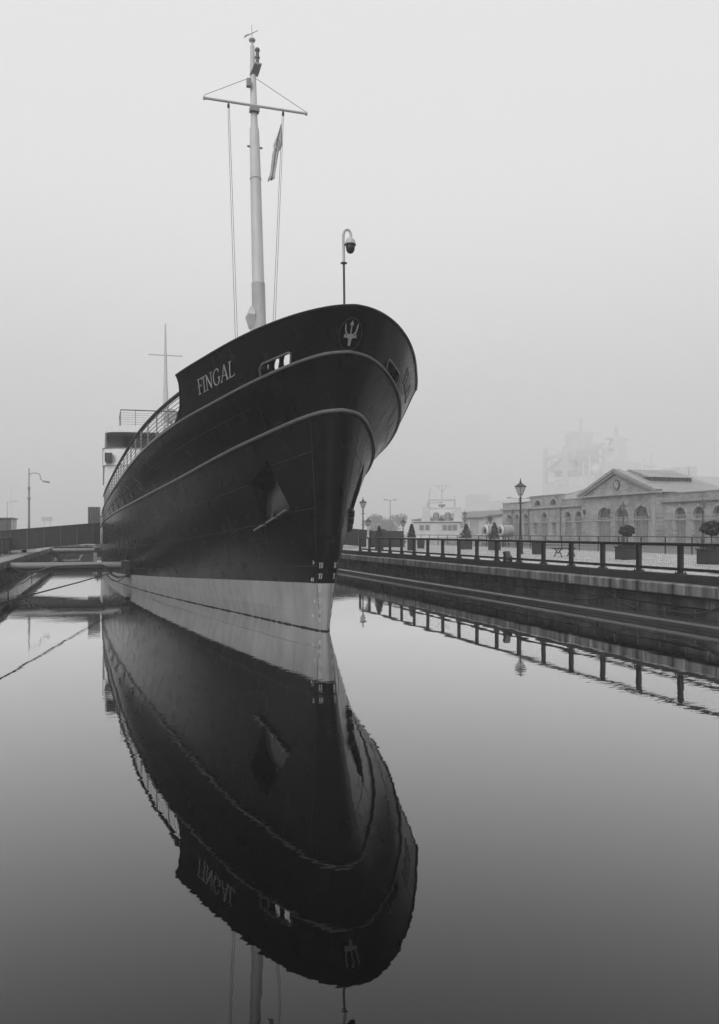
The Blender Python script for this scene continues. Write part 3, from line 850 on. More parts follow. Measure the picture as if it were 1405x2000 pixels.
# ---- anchor pocket with bolster and ledge
for sd_ in (-1., 1.):
    PP = [hp(sd_, s_, 0, q=q) for q, s_ in ((1.549, 2.786), (1.85, 2.693), (1.738, 2.448), (1.17, 2.471))]
    nrm = Vector(hp(sd_, 2.6, .1, q=1.55)) - Vector(hp(sd_, 2.6, 0, q=1.55))
    cut_convex(plating, PP, nrm, 2.2)
    P = [Vector(p) for p in PP]; n = nrm.normalized()
    dep = [.75, .6, .25, .45]
    B = [P[i] - n * dep[i] for i in range(4)]
    ap = make('anchor_pocket', MB().add([tuple(p) for p in P + B], [(i, (i + 1) % 4, 4 + (i + 1) % 4, 4 + i) for i in range(4)] + [(4, 5, 6, 7)]), 'hull_black', ship)
    rows = []
    for k in range(9):
        t = k / 8; a = P[3].lerp(P[2], t * .97)
        up_ = (P[0] - P[3]).lerp(P[1] - P[2], t)
        rows.append([tuple(a + up_ * (.0 + .6 * j / 8) - n * (.04 + .10 * t + .30 * (j / 8) ** 2 - .07 * math.sin(t * 3.1))) for j in range(9)])
    make('bolster', MB().grid(rows), 'black_metal', ap, smooth=True)
    hw = P[0].lerp(P[1], .5) - n * .62 + (P[3] - P[0]) * .22
    make('hawse_pipe', MB().tube([hw + (B[0] - P[0]).normalized() * .2, hw - (B[0] - P[0]).normalized() * .06], [.26, .3], 14, True), 'black_metal', ap, smooth=True)
    Q = [Vector(hp(sd_, s_, .07, q=q)) for q, s_ in ((1.891, 2.408), (1.66, 2.436), (1.43, 2.463), (1.198, 2.489))]
    for a, b in ((0, 1), (1, 2), (2, 3)):
        d = (Q[b] - Q[a]) * .13
        make('ledge_bar', MB().bar(Q[a] + d, Q[b] - d, .16, .07, up=(0, 0, 1)), 'rail_grey', ap, bevel=.015)
    sh0 = hw + n * .1; sh1 = (Q[1] + Q[2]) / 2 - n * .02
    make('anchor_shank', MB().tube([sh0, sh0.lerp(sh1, .5) + n * .0, sh1], [.06, .05, .06], 8), 'hull_black', ap, smooth=True)
    make('ledge_backing', MB().bar(Q[0] - n * .05, Q[3] - n * .05, .1, .05), 'hull_black', ap)
# ---- portholes
for sd_ in (-1., 1.):
    for q, s_ in ((3.956, 3.348), (4.301, 3.328), (4.673, 3.276), (4.958, 3.268), (5.219, 3.23), (5.462, 3.154)):
        c = Vector(hp(sd_, s_, 0, q=q)); nn = (Vector(hp(sd_, s_, .1, q=q)) - c).normalized()
        tx = Vector((0, 1, 0)); tx = (tx - nn * tx.dot(nn)).normalized(); ty = nn.cross(tx)
        po = make('porthole', MB().tube([c + nn * .02 + (tx * math.cos(a) + ty * math.sin(a)) * .26 for a in np.linspace(0, 2 * math.pi, 25)], .03, 6, False), 'rail_grey', ship, smooth=True)
        make('pane', MB().tube([c + nn * .004, c + nn * .014], .25, 20), 'glass_dark', po)
        make('eyebrow', MB().tube([c + nn * .05 + (tx * math.cos(a) + ty * math.sin(a) * (1 if ty.z > 0 else -1)) * .34 for a in np.linspace(.5, 2.64, 9)], .018, 5), 'rail_grey', po, smooth=True)
# ---- deck rail, aft of the bulwark
for sd_ in (-1., 1.):
    qs = np.linspace(2.44, 6.3, 60)
    def rl(q, h, ins=.06): p = hq([q], 4.)[0]; return (V0 + sd_ * (p[0] - ins), p[1], p[2] + h)
    dr = make('deck_rail', MB().tube([rl(q, .98) for q in qs], .068, 8), 'black_rough', ship, smooth=True)
    make('kick_strip', MB().tube([rl(q, .10, .03) for q in qs], .03, 6), 'rail_grey', dr, smooth=True)
    for h in (.25, .4, .55, .7, .85):
        make('rod', MB().tube([rl(q, h) for q in qs], .012, 5), 'dark_steel', dr, smooth=True)
    y_ = 26.4
    while y_ < 58:
        q = math.sqrt(y_ - LEV[4][0]); make('stanchion', MB().tube([rl(q, 0), rl(q, .95)], .028, 6), 'steel', dr); y_ += 1.5
# ---- bridge front and houses
def plan(hw, y0, y1, rad, bowf=.5, n=6):
    pts = []
    for k in range(-10, 11):
        t = k / 10; pts.append((V0 + t * (hw - rad), y0 + bowf * t * t))
    yc = y0 + bowf + rad
    right = [(V0 + hw - rad + rad * math.sin(a), yc - rad * math.cos(a)) for a in [j * math.pi / 2 / n for j in range(1, n + 1)]]
    left = [(2 * V0 - x, y) for x, y in right][::-1]
    return left + pts + right + [(V0 + hw, y1), (V0 - hw, y1)]
def slab(name, pl, z0, z1, mat, parent, **k): return make(name, MB().prism(pl, lambda x, y: (x, y, z0), lambda x, y: (x, y, z1)), mat, parent, smooth=True, **k)
house = slab('deck_house', plan(5.98, 58.0, 84, 1.1), 4.3, 7.6, 'white_paint', ship)
slab('deck_edge', plan(6.1, 57.9, 84, 1.15), 7.6, 7.72, 'white_paint', house)
bridge = slab('bridge_front', plan(6.08, 58.15, 76, 1.2), 7.72, 8.8, 'white_paint', ship)
slab('bridge_cap', plan(6.12, 58.1, 76, 1.22), 8.8, 8.86, 'rail_grey', bridge)
slab('wheelhouse', plan(4.6, 60.2, 72, .8), 8.86, 9.95, 'dark_steel', bridge)
slab('bridge_roof', plan(5.95, 58.0, 74, 1.2), 9.93, 10.36, 'white_paint', bridge)
for k in range(9):
    x0 = V0 - 4.1 + k * .93
    make('wheelhouse_window', MB().bx(x0, x0 + .72, 60.19 + .5 * ((x0 + .36 - V0) / 3.8) ** 2 - .03, 60.5, 9.15, 9.75), 'glass_dark', bridge)
for sd_ in (-1, 1):
    x = V0 + sd_ * 5.9
    for k in range(7):
        box('wing_plank', (x - .05, x + .05, 59.3, 66, 8.87 + k * .152, 9.01 + k * .152), 'steel', bridge)
    box('wing_door', (x - sd_ * 1.9 - .1, x - sd_ * 1.9 + .1, 60.6, 60.64, 8.87, 9.5), 'black_rough', bridge)
    wx = V0 + sd_ * 5.72
    box('bridge_window', (wx - .26, wx + .24, 58.30, 59.2, 7.78, 8.42), 'glass_dark', bridge)
mr = make('roof_rail', MB().tube([(V0 - 4.9, 63, 11.5), (V0 - 4.9, 58.6, 11.5), (V0, 58.3, 11.5), (V0 + 4.9, 58.6, 11.5), (V0 + 4.9, 63, 11.5)], .04, 6), 'black_rough', ship)
for k in range(6):
    h = 10.5 + k * .16
    make('rod', MB().tube([(V0 - 4.9, 63, h), (V0 - 4.9, 58.6, h), (V0, 58.3, h), (V0 + 4.9, 58.6, h), (V0 + 4.9, 63, h)], .012, 4), 'steel', mr)
for x, y in [(-4.9, 58.6), (-4.9, 60.5), (-4.9, 63), (-3.9, 58.55), (-2.1, 58.4), (0, 58.3), (2.1, 58.4), (3.9, 58.55), (4.9, 58.6), (4.9, 63)]:
    make('stanchion', MB().tube([(V0 + x, y, 10.3), (V0 + x, y, 11.5)], .025, 6), 'steel', mr)
rd = make('radar_dome', MB().lathe([(.1, 0), (.1, .9), (.55, 1.0), (.6, 1.35), (.5, 1.75), (.2, 2.0), (.02, 2.05)], (V0 - 1.05, 63, 10.36), 16), 'steel', ship, smooth=True)
make('dome_stand', MB().bx(V0 - 1.5, V0 - .6, 62.6, 63.4, 10.36, 10.9), 'steel', rd)
# ---- main mast, far aft
mm = make('main_mast', MB().tube([(V0, 83, 4.3), (V0, 83.2, 17), (V0, 83.3, 18), (V0, 83.5, 21), (V0, 83.6, 24.2)], [.3, .26, .2, .14, .07], 10), 'mast_grey', ship, smooth=True)
make('yard', MB().tube([(4.45, 83.4, 20.9), (7.85, 83.4, 20.95)], .06, 6), 'mast_grey', mm)
# ---- foremast
def mz(z, dx=0., dy=0.): return (V0 + dx, 32.4 + (z - 11.25) * .129 + dy, z)
prof = [(5.8, .29), (13.1, .275), (13.12, .285), (13.22, .25), (17.68, .225), (17.7, .25), (17.8, .225), (19.9, .20), (20.1, .15), (22.9, .125), (22.95, .105), (23.75, .095), (23.8, .05), (23.95, .05)]
fm = make('foremast', MB().tube([mz(z) for z, r in prof], [r for z, r in prof], 18), 'mast_grey', ship, smooth=True)
make('ball_cap', MB().lathe([(.05, -.1), (.12, -.06), (.15, 0), (.12, .06), (.03, .1)], mz(24.05), 12), 'mast_grey', fm, smooth=True)
make('wind_vane', MB().tube([mz(24.1), mz(24.75)], .012, 5).tube([mz(24.2, -.3, .1), mz(24.48, .24, -.1)], .016, 5).add([mz(24.12, -.34, .1), mz(24.28, -.3, .1), mz(24.36, -.12, .05), mz(24.3, -.12, .05)], [(0, 1, 2, 3)]), 'steel', fm)
make('yard', MB().tube([(4.01, 33.42, 20.88), (8.38, 33.42, 20.93)], .055, 8).tube([(3.98, 33.42, 20.88), (4.06, 33.42, 20.88)], .085, 8).tube([(8.34, 33.42, 20.93), (8.42, 33.42, 20.93)], .085, 8), 'mast_grey', fm, smooth=True)
make('yard_bracket', MB().bx(V0 - .2, V0 + .2, 33.36, 33.66, 20.68, 20.86), 'steel', fm)
for x in (4.03, 8.37):
    make('stay', MB().tube([(x, 33.42, 21.0), mz(22.3, -.1 if x < 6 else .12)], .012, 5), 'wire', fm)
make('lantern', MB().lathe([(.075, 0), (.075, .26), (.105, .27), (.105, .34), (.075, .35), (.075, .58), (.11, .59), (.1, .68), (.04, .73)], mz(22.75, .14, -.3), 10), 'container_grey', fm, smooth=True)
make('lantern_shelf', MB().hexa([mz(22.35, -.15, -.05), mz(22.35, .2, -.05), mz(22.7, .3, -.45), mz(22.7, .0, -.45), mz(22.42, -.15, -.05), mz(22.42, .2, -.05), mz(22.76, .3, -.45), mz(22.76, .0, -.45)]), 'steel', fm)
make('cable_box', MB().bx(V0 - .32, V0 - .14, 33.5, 33.7, 21.75, 22.1), 'steel', fm, bevel=.02)
for sx in (-1, 1): make('mast_lug', MB().tube([mz(19.15, sx * .18), mz(19.15, sx * .32)], .045, 8), 'steel', fm)
make('mast_lantern', MB().hexa([mz(11.25, -.38, -.1), mz(11.25, -.2, -.1), mz(11.25, -.2, .3), mz(11.25, -.38, .3), mz(11.75, -.5, -.3), mz(11.75, -.2, -.3), mz(11.75, -.2, .4), mz(11.75, -.5, .4)]).hexa([mz(11.75, -.5, -.3), mz(11.75, -.2, -.3), mz(11.75, -.2, .4), mz(11.75, -.5, .4), mz(12.15, -.34, -.1), mz(12.15, -.2, -.1), mz(12.15, -.2, .3), mz(12.15, -.34, .3)]).bx(V0 - .35, V0 - .2, 32.3, 32.6, 10.6, 11.25), 'mast_grey', fm)
for a, b in (((5.03, 33.42, 20.82), (5.30, 32.3, 7.2)), ((7.36, 33.42, 20.86), (6.55, 32.3, 7.2))):
    for d in (-.05, .05):
        make('halyard', MB().tube([(a[0] + d * .6, a[1], a[2]), (b[0] + d, b[1], b[2])], .011, 5), 'wire', fm)
    make('pulley', MB().lathe([(.02, 0), (.06, .04), (.05, .16), (.015, .2)], (a[0], a[1], a[2] - .2), 8), 'dark_steel', fm)
# ---- pennant hanging from the yard
fg = thing('pennant', 'limp pale pennant hanging below the yard of the foremast', 'flag', (7.32, 33.4, 20.4))
rows = []
for k in range(17):
    t = k / 16; z = 20.35 - t * 2.45
    cx = 7.3 - .47 * t; w = float(np.interp(t, [0, .15, .38, .46, .6, .85, 1], [.03, .14, .36, .24, .22, .19, .26]))
    xr = float(np.interp(t, [0, .4, .5, 1], [7.31, 7.33, 7.18, 6.98]))
    rows.append([(xr - w * j / 8, 33.4 + .07 * math.sin(j * 1.5 + t * 3) + .02 * j, z - (.06 * j / 8 if k == 16 else 0)) for j in range(9)])
cl = make('cloth', MB().grid(rows), 'cloth', fg, smooth=True, solid=.006)
pm = MB()
for a, b in (((7.08, 19.62), (7.2, 19.5)), ((7.2, 19.5), (7.06, 19.36)), ((7.06, 19.36), (7.16, 19.24)), ((7.0, 19.2), (7.06, 19.1))):
    pm.bar((a[0], 33.36, a[1]), (b[0], 33.36, b[1]), .006, .045, up=(0, 1, 0))
make('print', pm, 'ink', cl)
# ---- camera on the bow
cp = thing('security_camera', 'dome security camera on a gooseneck pole above the bow', 'camera', (6.24, 20.7, 7.6))
make('pole', MB().tube([(6.27, 20.7, 7.5), (6.24, 20.7, 10.16)], .032, 8), 'black_metal', cp)
make('flange', MB().lathe([(.05, 0), (.09, .01), (.09, .03), (.04, .05)], (6.24, 20.7, 10.14), 10), 'dark_steel', cp)
make('gooseneck', MB().tube([(6.24, 20.7, 10.18), (6.225, 20.7, 10.75)] + [(6.225 + .1 - .1 * math.cos(a), 20.7 - .02 * a, 10.9 + .17 * math.sin(a)) for a in [j * math.pi / 9 for j in range(10)]] + [(6.41, 20.63, 10.84)], .036, 10), 'mast_grey', cp, smooth=True)
make('hood', MB().lathe([(.145, 0), (.14, .06), (.11, .13), (.05, .18), (.02, .2)], (6.40, 20.62, 10.66), 16), 'mast_grey', cp, smooth=True)
make('dome', MB().lathe([(.02, -.24), (.07, -.22), (.11, -.16), (.125, -.08), (.125, -.02), (.155, -.015), (.155, .01)], (6.40, 20.62, 10.65), 16), 'black_metal', cp, smooth=True)
# ---- gear on the foredeck seen through the deck rail
def dz(y): return float(herm(np.array([math.sqrt(y - LEV[4][0])]), QK, LEV[4][2])[0])
dl = thing('deck_locker', 'pale grey deck locker with panelled side behind the ship deck rail', 'locker', (3.2, 33.4, dz(33)))
make('body', MB().bx(2.35, 3.7, 32.6, 34.2, dz(33), dz(33) + 1.2), 'steel', dl, bevel=.03)
for k in range(2): box('panel', (2.42 + k * .64, 2.98 + k * .64, 32.57, 32.6, dz(33) + .12, dz(33) + 1.1), 'container_grey', dl)
wv = thing('deck_fairlead', 'white mooring fairlead on the ship deck edge', 'fairlead', (2.45, 28.9, dz(29)))
make('casting', MB().tube([(2.45, 28.9 + .28 * math.cos(a), dz(29) + .3 + .24 * math.sin(a)) for a in np.linspace(0, 2 * math.pi, 17)], .09, 8, False).bx(2.3, 2.6, 28.5, 29.3, dz(29) - .02, dz(29) + .1), 'white_paint', wv, smooth=True)
bo = thing('mooring_winch', 'black mooring winch box on the foredeck near the bulwark end', 'winch', (2.75, 27.6, dz(27.6)))
make('drum', MB().tube([(2.5, 27.4, dz(27.6) + .3), (3.0, 27.4, dz(27.6) + .3)], .24, 12), 'black_rough', bo, smooth=True)
make('cheek', MB().bx(2.42, 2.5, 27.1, 27.9, dz(27.6), dz(27.6) + .62).bx(3.0, 3.08, 27.1, 27.9, dz(27.6), dz(27.6) + .62), 'black_rough', bo, bevel=.03)
# ------------------------------------------------------------------ left quay, gangways, mooring booms
rl_ = random.Random(9)
lq = struct('left_quay', MB().bx(-680, -4.9, 4, 127.9, -1.6, 1.4), 'stone_wall')
def lstones(x0, x1, y0, y1, z0, z1, name, mat, lens, bev):
    y = y0
    while y < y1:
        l = rl_.uniform(*lens); box(name, (x0, x1 + rl_.uniform(-.015, .015), y + .006, y + l - .006, z0, z1 + rl_.uniform(-.006, .006)), mat, lq, bevel=bev); y += l
lstones(-5.4, -4.5, 34, 84, 1.08, 1.44, 'coping_stone', 'stone', (1.3, 2.), .025)
lstones(-4.95, -4.62, 34, 84, .3, 1.08, 'wall_stone', 'stone_wall', (1.2, 2.2), .02)
lstones(-4.9, -3.95, 30, 86, -1.2, .32, 'ledge_slab', 'ledge', (3.2, 4.6), .06)
jt = thing('jetty', 'dark stone jetty end beyond the second mooring boom', 'jetty', (-2.6, 92, 0))
box('wall', (-4.4, -.85, 86, 126, -1.5, 1.4), 'stone_wall', jt)
box('coping', (-4.4, -.75, 85.9, 126, 1.4, 1.6), 'stone', jt)
box('fender_pile', (-.84, -.55, 85.7, 86.2, -1.5, 1.5), 'pale_stone', jt)
# boarding gangways: plate girders
def gangway(name, label, xa, xb, y0, y1, za, zb, h, nr, sides=1):
    t = thing(name, label, 'gangway', ((xa + xb) / 2, (y0 + y1) / 2, min(za, zb)))
    for yy, sgn in ((y0, -1), (y1, 1)):
        g = make('girder', MB().hexa([(xa, yy - .01, za), (xb, yy - .01, zb), (xb, yy + .01, zb), (xa, yy + .01, za), (xa, yy - .01, za + h), (xb, yy - .01, zb + h), (xb, yy + .01, zb + h), (xa, yy + .01, za + h)]), 'dark_steel', t)
        make('top_flange', MB().bar((xa, yy, za + h + .02), (xb, yy, zb + h + .02), .2, .04), 'rail_grey', g)
        make('bottom_flange', MB().bar((xa, yy, za - .03), (xb, yy, zb - .03), .34, .05), 'dark_steel', g)
        for k in range(nr):
            f = (k + .6) / nr; x = xa + (xb - xa) * f; z = za + (zb - za) * f
            make('stiffener', MB().hexa([(x - .025, yy + sgn * .011, z), (x + .025, yy + sgn * .011, z), (x + .025, yy + sgn * .17, z), (x - .025, yy + sgn * .17, z), (x - .02, yy + sgn * .011, z + h), (x + .02, yy + sgn * .011, z + h), (x + .02, yy + sgn * .07, z + h), (x - .02, yy + sgn * .07, z + h)]), 'container_grey', g)
    make('walkway', MB().hexa([(xa, y0 + .1, za + .05), (xb, y0 + .1, zb + .05), (xb, y1 - .1, zb + .05), (xa, y1 - .1, za + .05), (xa, y0 + .1, za + .13), (xb, y0 + .1, zb + .13), (xb, y1 - .1, zb + .13), (xa, y1 - .1, za + .13)]), 'deck', t)
    return t
gw = gangway('gangway', 'dark ribbed gangway sloping up from the left quay to the ship', -6.75, -.2, 60.4, 62.2, 1.58, 2.17, 1.36, 6)
ps = make('end_shelter', MB().bx(-1.02, -.14, 62.4, 63.6, 2.0, 4.75), 'container_grey', gw)
for k in range(6): box('rib', (-1.0 + k * .15, -.93 + k * .15, 62.3, 62.4, 2.0, 4.74), 'steel', ps)
make('trestle', MB().bx(-6.7, -6.5, 60.5, 60.7, 1.36, 1.6).bx(-6.7, -6.5, 61.9, 62.1, 1.36, 1.6).bx(-5.4, -5.2, 60.5, 62.1, 1.36, 1.62), 'black_rough', gw)
gangway('gangway', 'dark gangway wall behind the bow on the right quay', 24.0, 12.4, 70.4, 72.0, 1.56, 2.5, 1.45, 5)
hd = thing('container', 'low dark container on the right quay behind the pale lamp post', 'container', (25.2, 70.6, 1.5))
box('body', (23.4, 26.6, 69.0, 71.4, 1.62, 3.0), 'dark_steel', hd, bevel=.03)
for k in range(7): box('rib', (23.5 + k * .45, 23.62 + k * .45, 68.96, 69.0, 1.7, 2.9), 'dark_steel', hd)
box('skid', (23.5, 26.5, 69.2, 71.2, 1.48, 1.62), 'black_rough', hd)
make('roof_vent', MB().lathe([(.35, 0), (.35, .08), (.18, .18), (.02, .2)], (24.9, 70, 3.0), 10), 'dark_steel', hd)
railing('gangway_railing', 'short black railing on the left quay beside the gangway foot', -6.1, [54.6, 56.6, 58.6, 60.0], 1.4, 2.5, 'black_metal', .1, .08, nrods=2)
def boom(label, y, xa, xb, za, zb, brk):
    t = thing('mooring_boom', label, 'mooring boom', (xa, y, za), 'steel booms holding the ship off the quay')
    make('tube', MB().tube([(xa + .3, y + .25, za), (xb - .1, y, zb)], .185, 18), 'boom_grey', t, smooth=True)
    make('pivot', MB().bx(xa - .5, xa + .35, y - .05, y + .55, za - .34, za + .2).tube([(xa + .1, y - .12, za - .05), (xa + .1, y + .6, za - .05)], .24, 14), 'dark_steel', t, bevel=.02)
    make('web', MB().hexa([(xa + .4, y + .2, za - .36), (xb - .5, y, zb - .34), (xb - .5, y + .05, zb - .34), (xa + .4, y + .25, za - .36), (xa + .4, y + .2, za - .15), (xb - .5, y, zb - .15), (xb - .5, y + .05, zb - .15), (xa + .4, y + .25, za - .15)]), 'dark_steel', t)
    b = make('hull_bracket', MB().bx(xb - .12, xb + brk, y - .7, y + .5, zb - .24, zb + .24).bx(xb + .1, xb + brk, y - .5, y + .3, zb - .62, zb - .24), 'dark_steel', t, bevel=.02)
    make('bracket_cap', MB().bx(xb + .05, xb + brk, y - .66, y + .4, zb + .245, zb + .27), 'steel', b)
    make('bracket_pin', MB().tube([(xb + .12, y - .1, zb + .25), (xb + .12, y - .1, zb + .42)], .06, 8).bx(xb, xb + .34, y - .14, y - .06, zb + .41, zb + .45), 'dark_steel', b)
    make('bracket_bolt', MB().tube([(xb + .42, y - .71, zb + .02), (xb + .42, y - .78, zb + .02)], .06, 8), 'steel', b)
boom('grey tubular mooring boom with cables nearest the camera', 43.45, -4.75, 1.05, 1.14, 1.14, .62)
boom('second grey mooring boom farther along the left quay', 78.0, -4.75, -.55, 1.2, 1.22, .5)
def cable(label, pts, r=.03):
    o = []
    P = [Vector(p) for p in pts]
    for i in range(len(P) - 1):
        p0, p1, p2, p3 = P[max(i - 1, 0)], P[i], P[i + 1], P[min(i + 2, len(P) - 1)]
        for k in range(4):
            t = k / 4
            o.append(.5 * ((2 * p1) + (p2 - p0) * t + (2 * p0 - 5 * p1 + 4 * p2 - p3) * t * t + (3 * p1 - p0 - 3 * p2 + p3) * t ** 3))
    o.append(P[-1])
    tag(make('power_cable', MB().tube(o, r, 7), 'dark_steel', smooth=True), label, 'cable', 'cables along the near boom')
cable('long grey cable along the whole near mooring boom', [(-4.9, 43.2, 1.42), (-4.38, 43.2, 1.14), (-3.96, 43.2, .92), (-3.53, 43.2, .83), (-3.1, 43.2, .89), (-2.59, 43.2, 1.06), (-2.23, 43.2, 1.14), (-1.24, 43.2, 1.16), (-.1, 43.2, 1.18), (.1, 43.2, 1.1), (.36, 43.1, .81), (.66, 43.0, .59), (.97, 42.9, .56), (1.3, 42.8, .69)], .04)
cable('short dark cable loop hanging under the left boom pivot', [(-4.56, 43.1, 1.3), (-4.32, 43.1, .86), (-4.04, 43.1, .57), (-3.76, 43.1, .52), (-3.54, 43.1, .69), (-3.42, 43.15, .95)], .035)
cable('lowest cable loop drooping onto the left quay ledge', [(-4.55, 43.0, .95), (-4.37, 43.0, .53), (-4.06, 43.0, .30), (-3.75, 43.0, .33), (-3.47, 43.0, .59), (-3.1, 43.1, .95)], .022)
cable('deep dark cable loop against the pale boot top at the hull bracket', [(.08, 43.1, 1.1), (.23, 42.9, .75), (.43, 42.85, .45), (.68, 42.8, .34), (.96, 42.75, .45), (1.3, 42.7, .75)], .025)
cable('middle dark cable loop at the hull bracket of the near boom', [(.12, 43.1, 1.05), (.4, 43, .72), (.72, 42.95, .52), (1.0, 42.9, .55), (1.35, 42.85, .78)], .025)
tag(make('mooring_line', MB().tube([(1.05, 42.65, 1.05), (.2, 37.7, .97), (-.85, 32.0, .96), (-2.55, 22.8, 1.0), (-4.75, 10.9, 1.35)], .024, 6), 'rope', smooth=True), 'taut dark mooring line slanting over the water to the hull bracket', 'rope')
box_ = thing('hut', 'dark flat-roofed hut with pale end wall at the far left', 'hut', (-12, 87, 1.4))
box('wall', (-18, -8.5, 85, 89.6, 1.38, 4.15), 'container_grey', box_)
box('end_wall', (-8.5, -8.44, 85.02, 89.6, 1.38, 4.2), 'far_white', box_)
for k in range(2): box('window', (-8.44, -8.41, 86.2 + k * 1.5, 87.2 + k * 1.5, 2.9, 3.5), 'glass_dark', box_)
box('roof', (-18.1, -8.3, 84.9, 89.8, 4.2, 4.3), 'rail_grey', box_)
pt = thing('pontoon', 'small pale floating pontoon below the second boom', 'pontoon', (-2.7, 79.4, 0))
for k in range(5): box('plank', (-3.6 + .02, -1.9, 78.9 + k * .32, 79.2 + k * .32, .18, .26), 'pale_stone', pt)
for x in (-3.5, -2.2): make('float', MB().tube([(x, 78.9, .08), (x, 80.5, .08)], .14, 10), 'dark_steel', pt)
make('bow_frame', MB().tube([(-2.0, 78.95, .25), (-1.75, 79.0, .7), (-1.9, 80.4, .7), (-2.1, 80.4, .25)], .05, 6).tube([(-3.55, 78.9, .25), (-3.1, 78.9, .62)], .04, 6), 'pale_stone', pt)
# bent-arm street lamp and distant lights on the left
sl1 = thing('street_light', 'tall street light with a swan-neck arm behind the gangway at left', 'street light', (-7.3, 90, 1.4))
make('pole', MB().lathe([(.12, 0), (.11, 4.9), (.17, 4.95), (.17, 5.1), (.1, 5.2), (.09, 5.9), (.13, 5.95), (.13, 6.2), (.07, 6.3), (.05, 8.15)], (-7.3, 90, 1.4), 10), 'pole_grey', sl1, smooth=True)
make('arm', MB().tube([(-7.3 + .05, 90, 8.7)] + [(-6.75 - .55 * math.cos(a), 90, 8.75 + .35 * math.sin(a)) for a in [j * math.pi / 8 for j in range(9)]] + [(-6.2, 90, 8.5), (-6.0, 90, 8.3), (-5.85, 90, 8.27)], .04, 7), 'pole_grey', sl1, smooth=True)
make('head', MB().hexa([(-5.95, 89.8, 8.16), (-5.25, 89.8, 8.05), (-5.25, 90.2, 8.05), (-5.95, 90.2, 8.16), (-5.95, 89.85, 8.32), (-5.3, 89.85, 8.25), (-5.3, 90.15, 8.25), (-5.95, 90.15, 8.32)]), 'pole_grey', sl1, bevel=.02)
def light2(loc, h, arms, label, L=1.6, mt='pole_grey'):
    x, y, z = loc; t = thing('street_light', label, 'street light', loc)
    make('pole', MB().tube([(x, y, z), (x, y, z + h)], [.12, .07], 8), mt, t)
    for s in arms:
        make('arm', MB().tube([(x, y, z + h - .1), (x + s * L, y, z + h + .05)], .05, 6), mt, t)
        make('head', MB().bx(min(x + s * L, x + s * (L + .7)), max(x + s * L, x + s * (L + .7)), y - .15, y + .15, z + h, z + h + .18), mt, t, bevel=.03)
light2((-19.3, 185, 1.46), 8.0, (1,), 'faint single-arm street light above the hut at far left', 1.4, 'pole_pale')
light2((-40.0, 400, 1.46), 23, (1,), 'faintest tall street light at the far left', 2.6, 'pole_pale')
light2((61.5, 168, 1.5), 8.6, (-1, 1), 'faint double-headed street light above the hazy tree', .8)
light2((66.0, 118, 1.5), 7.0, (-1, 1), 'double-headed street light left of the brick hall', 1.5)
light2((63.0, 150, 1.5), 7.4, (1,), 'hazy single-arm street light behind the workboat gantry', 2.6)
sg = thing('road_sign', 'faint rectangular road sign beyond the gangway at left', 'sign', (-14.7, 240, 1.46))
box('board', (-16.2, -13.3, 240, 240.1, 6.0, 7.2), 'pole_pale', sg)
make('post', MB().bx(-15.6, -15.45, 240.12, 240.3, 1.46, 6.2).bx(-14.0, -13.85, 240.12, 240.3, 1.46, 6.2), 'pole_pale', sg)
# ------------------------------------------------------------------ brick hall with wings
hall = thing('brick_hall', 'long brick dock building with gabled clock front and arched windows', 'building', (64, 85, 1.5))
def arch_pts(yc, w, zs, n=14):   # from +y side over the crown to -y side
    r = w / 2
    return [(yc + r * math.cos(a), zs + r * math.sin(a)) for a in [j * math.pi / n for j in range(n + 1)]]
def wall_arches(x, y0, y1, z0, z1, ops, th=.45):
    """front wall facing -x with round-headed or flat openings (yc, w, z_spring, z_sill, arched)"""
    m = MB(); cur = y0
    for yc, w, zs, zb, ar in sorted(ops):
        a, b = yc - w / 2, yc + w / 2
        m.bx(x, x + th, cur, a, z0, z1)
        if zb > z0: m.bx(x, x + th, a, b, z0, zb)
        if ar:
            p = arch_pts(yc, w, zs)
            for (ya, za), (yb, zb2) in zip(p[:-1], p[1:]):
                m.hexa([(x, yb, zb2), (x, ya, za), (x + th, ya, za), (x + th, yb, zb2), (x, yb, z1), (x, ya, z1), (x + th, ya, z1), (x + th, yb, z1)])
        else: m.bx(x, x + th, a, b, zs, z1)
        cur = b
    m.bx(x, x + th, cur, y1, z0, z1)
    return m
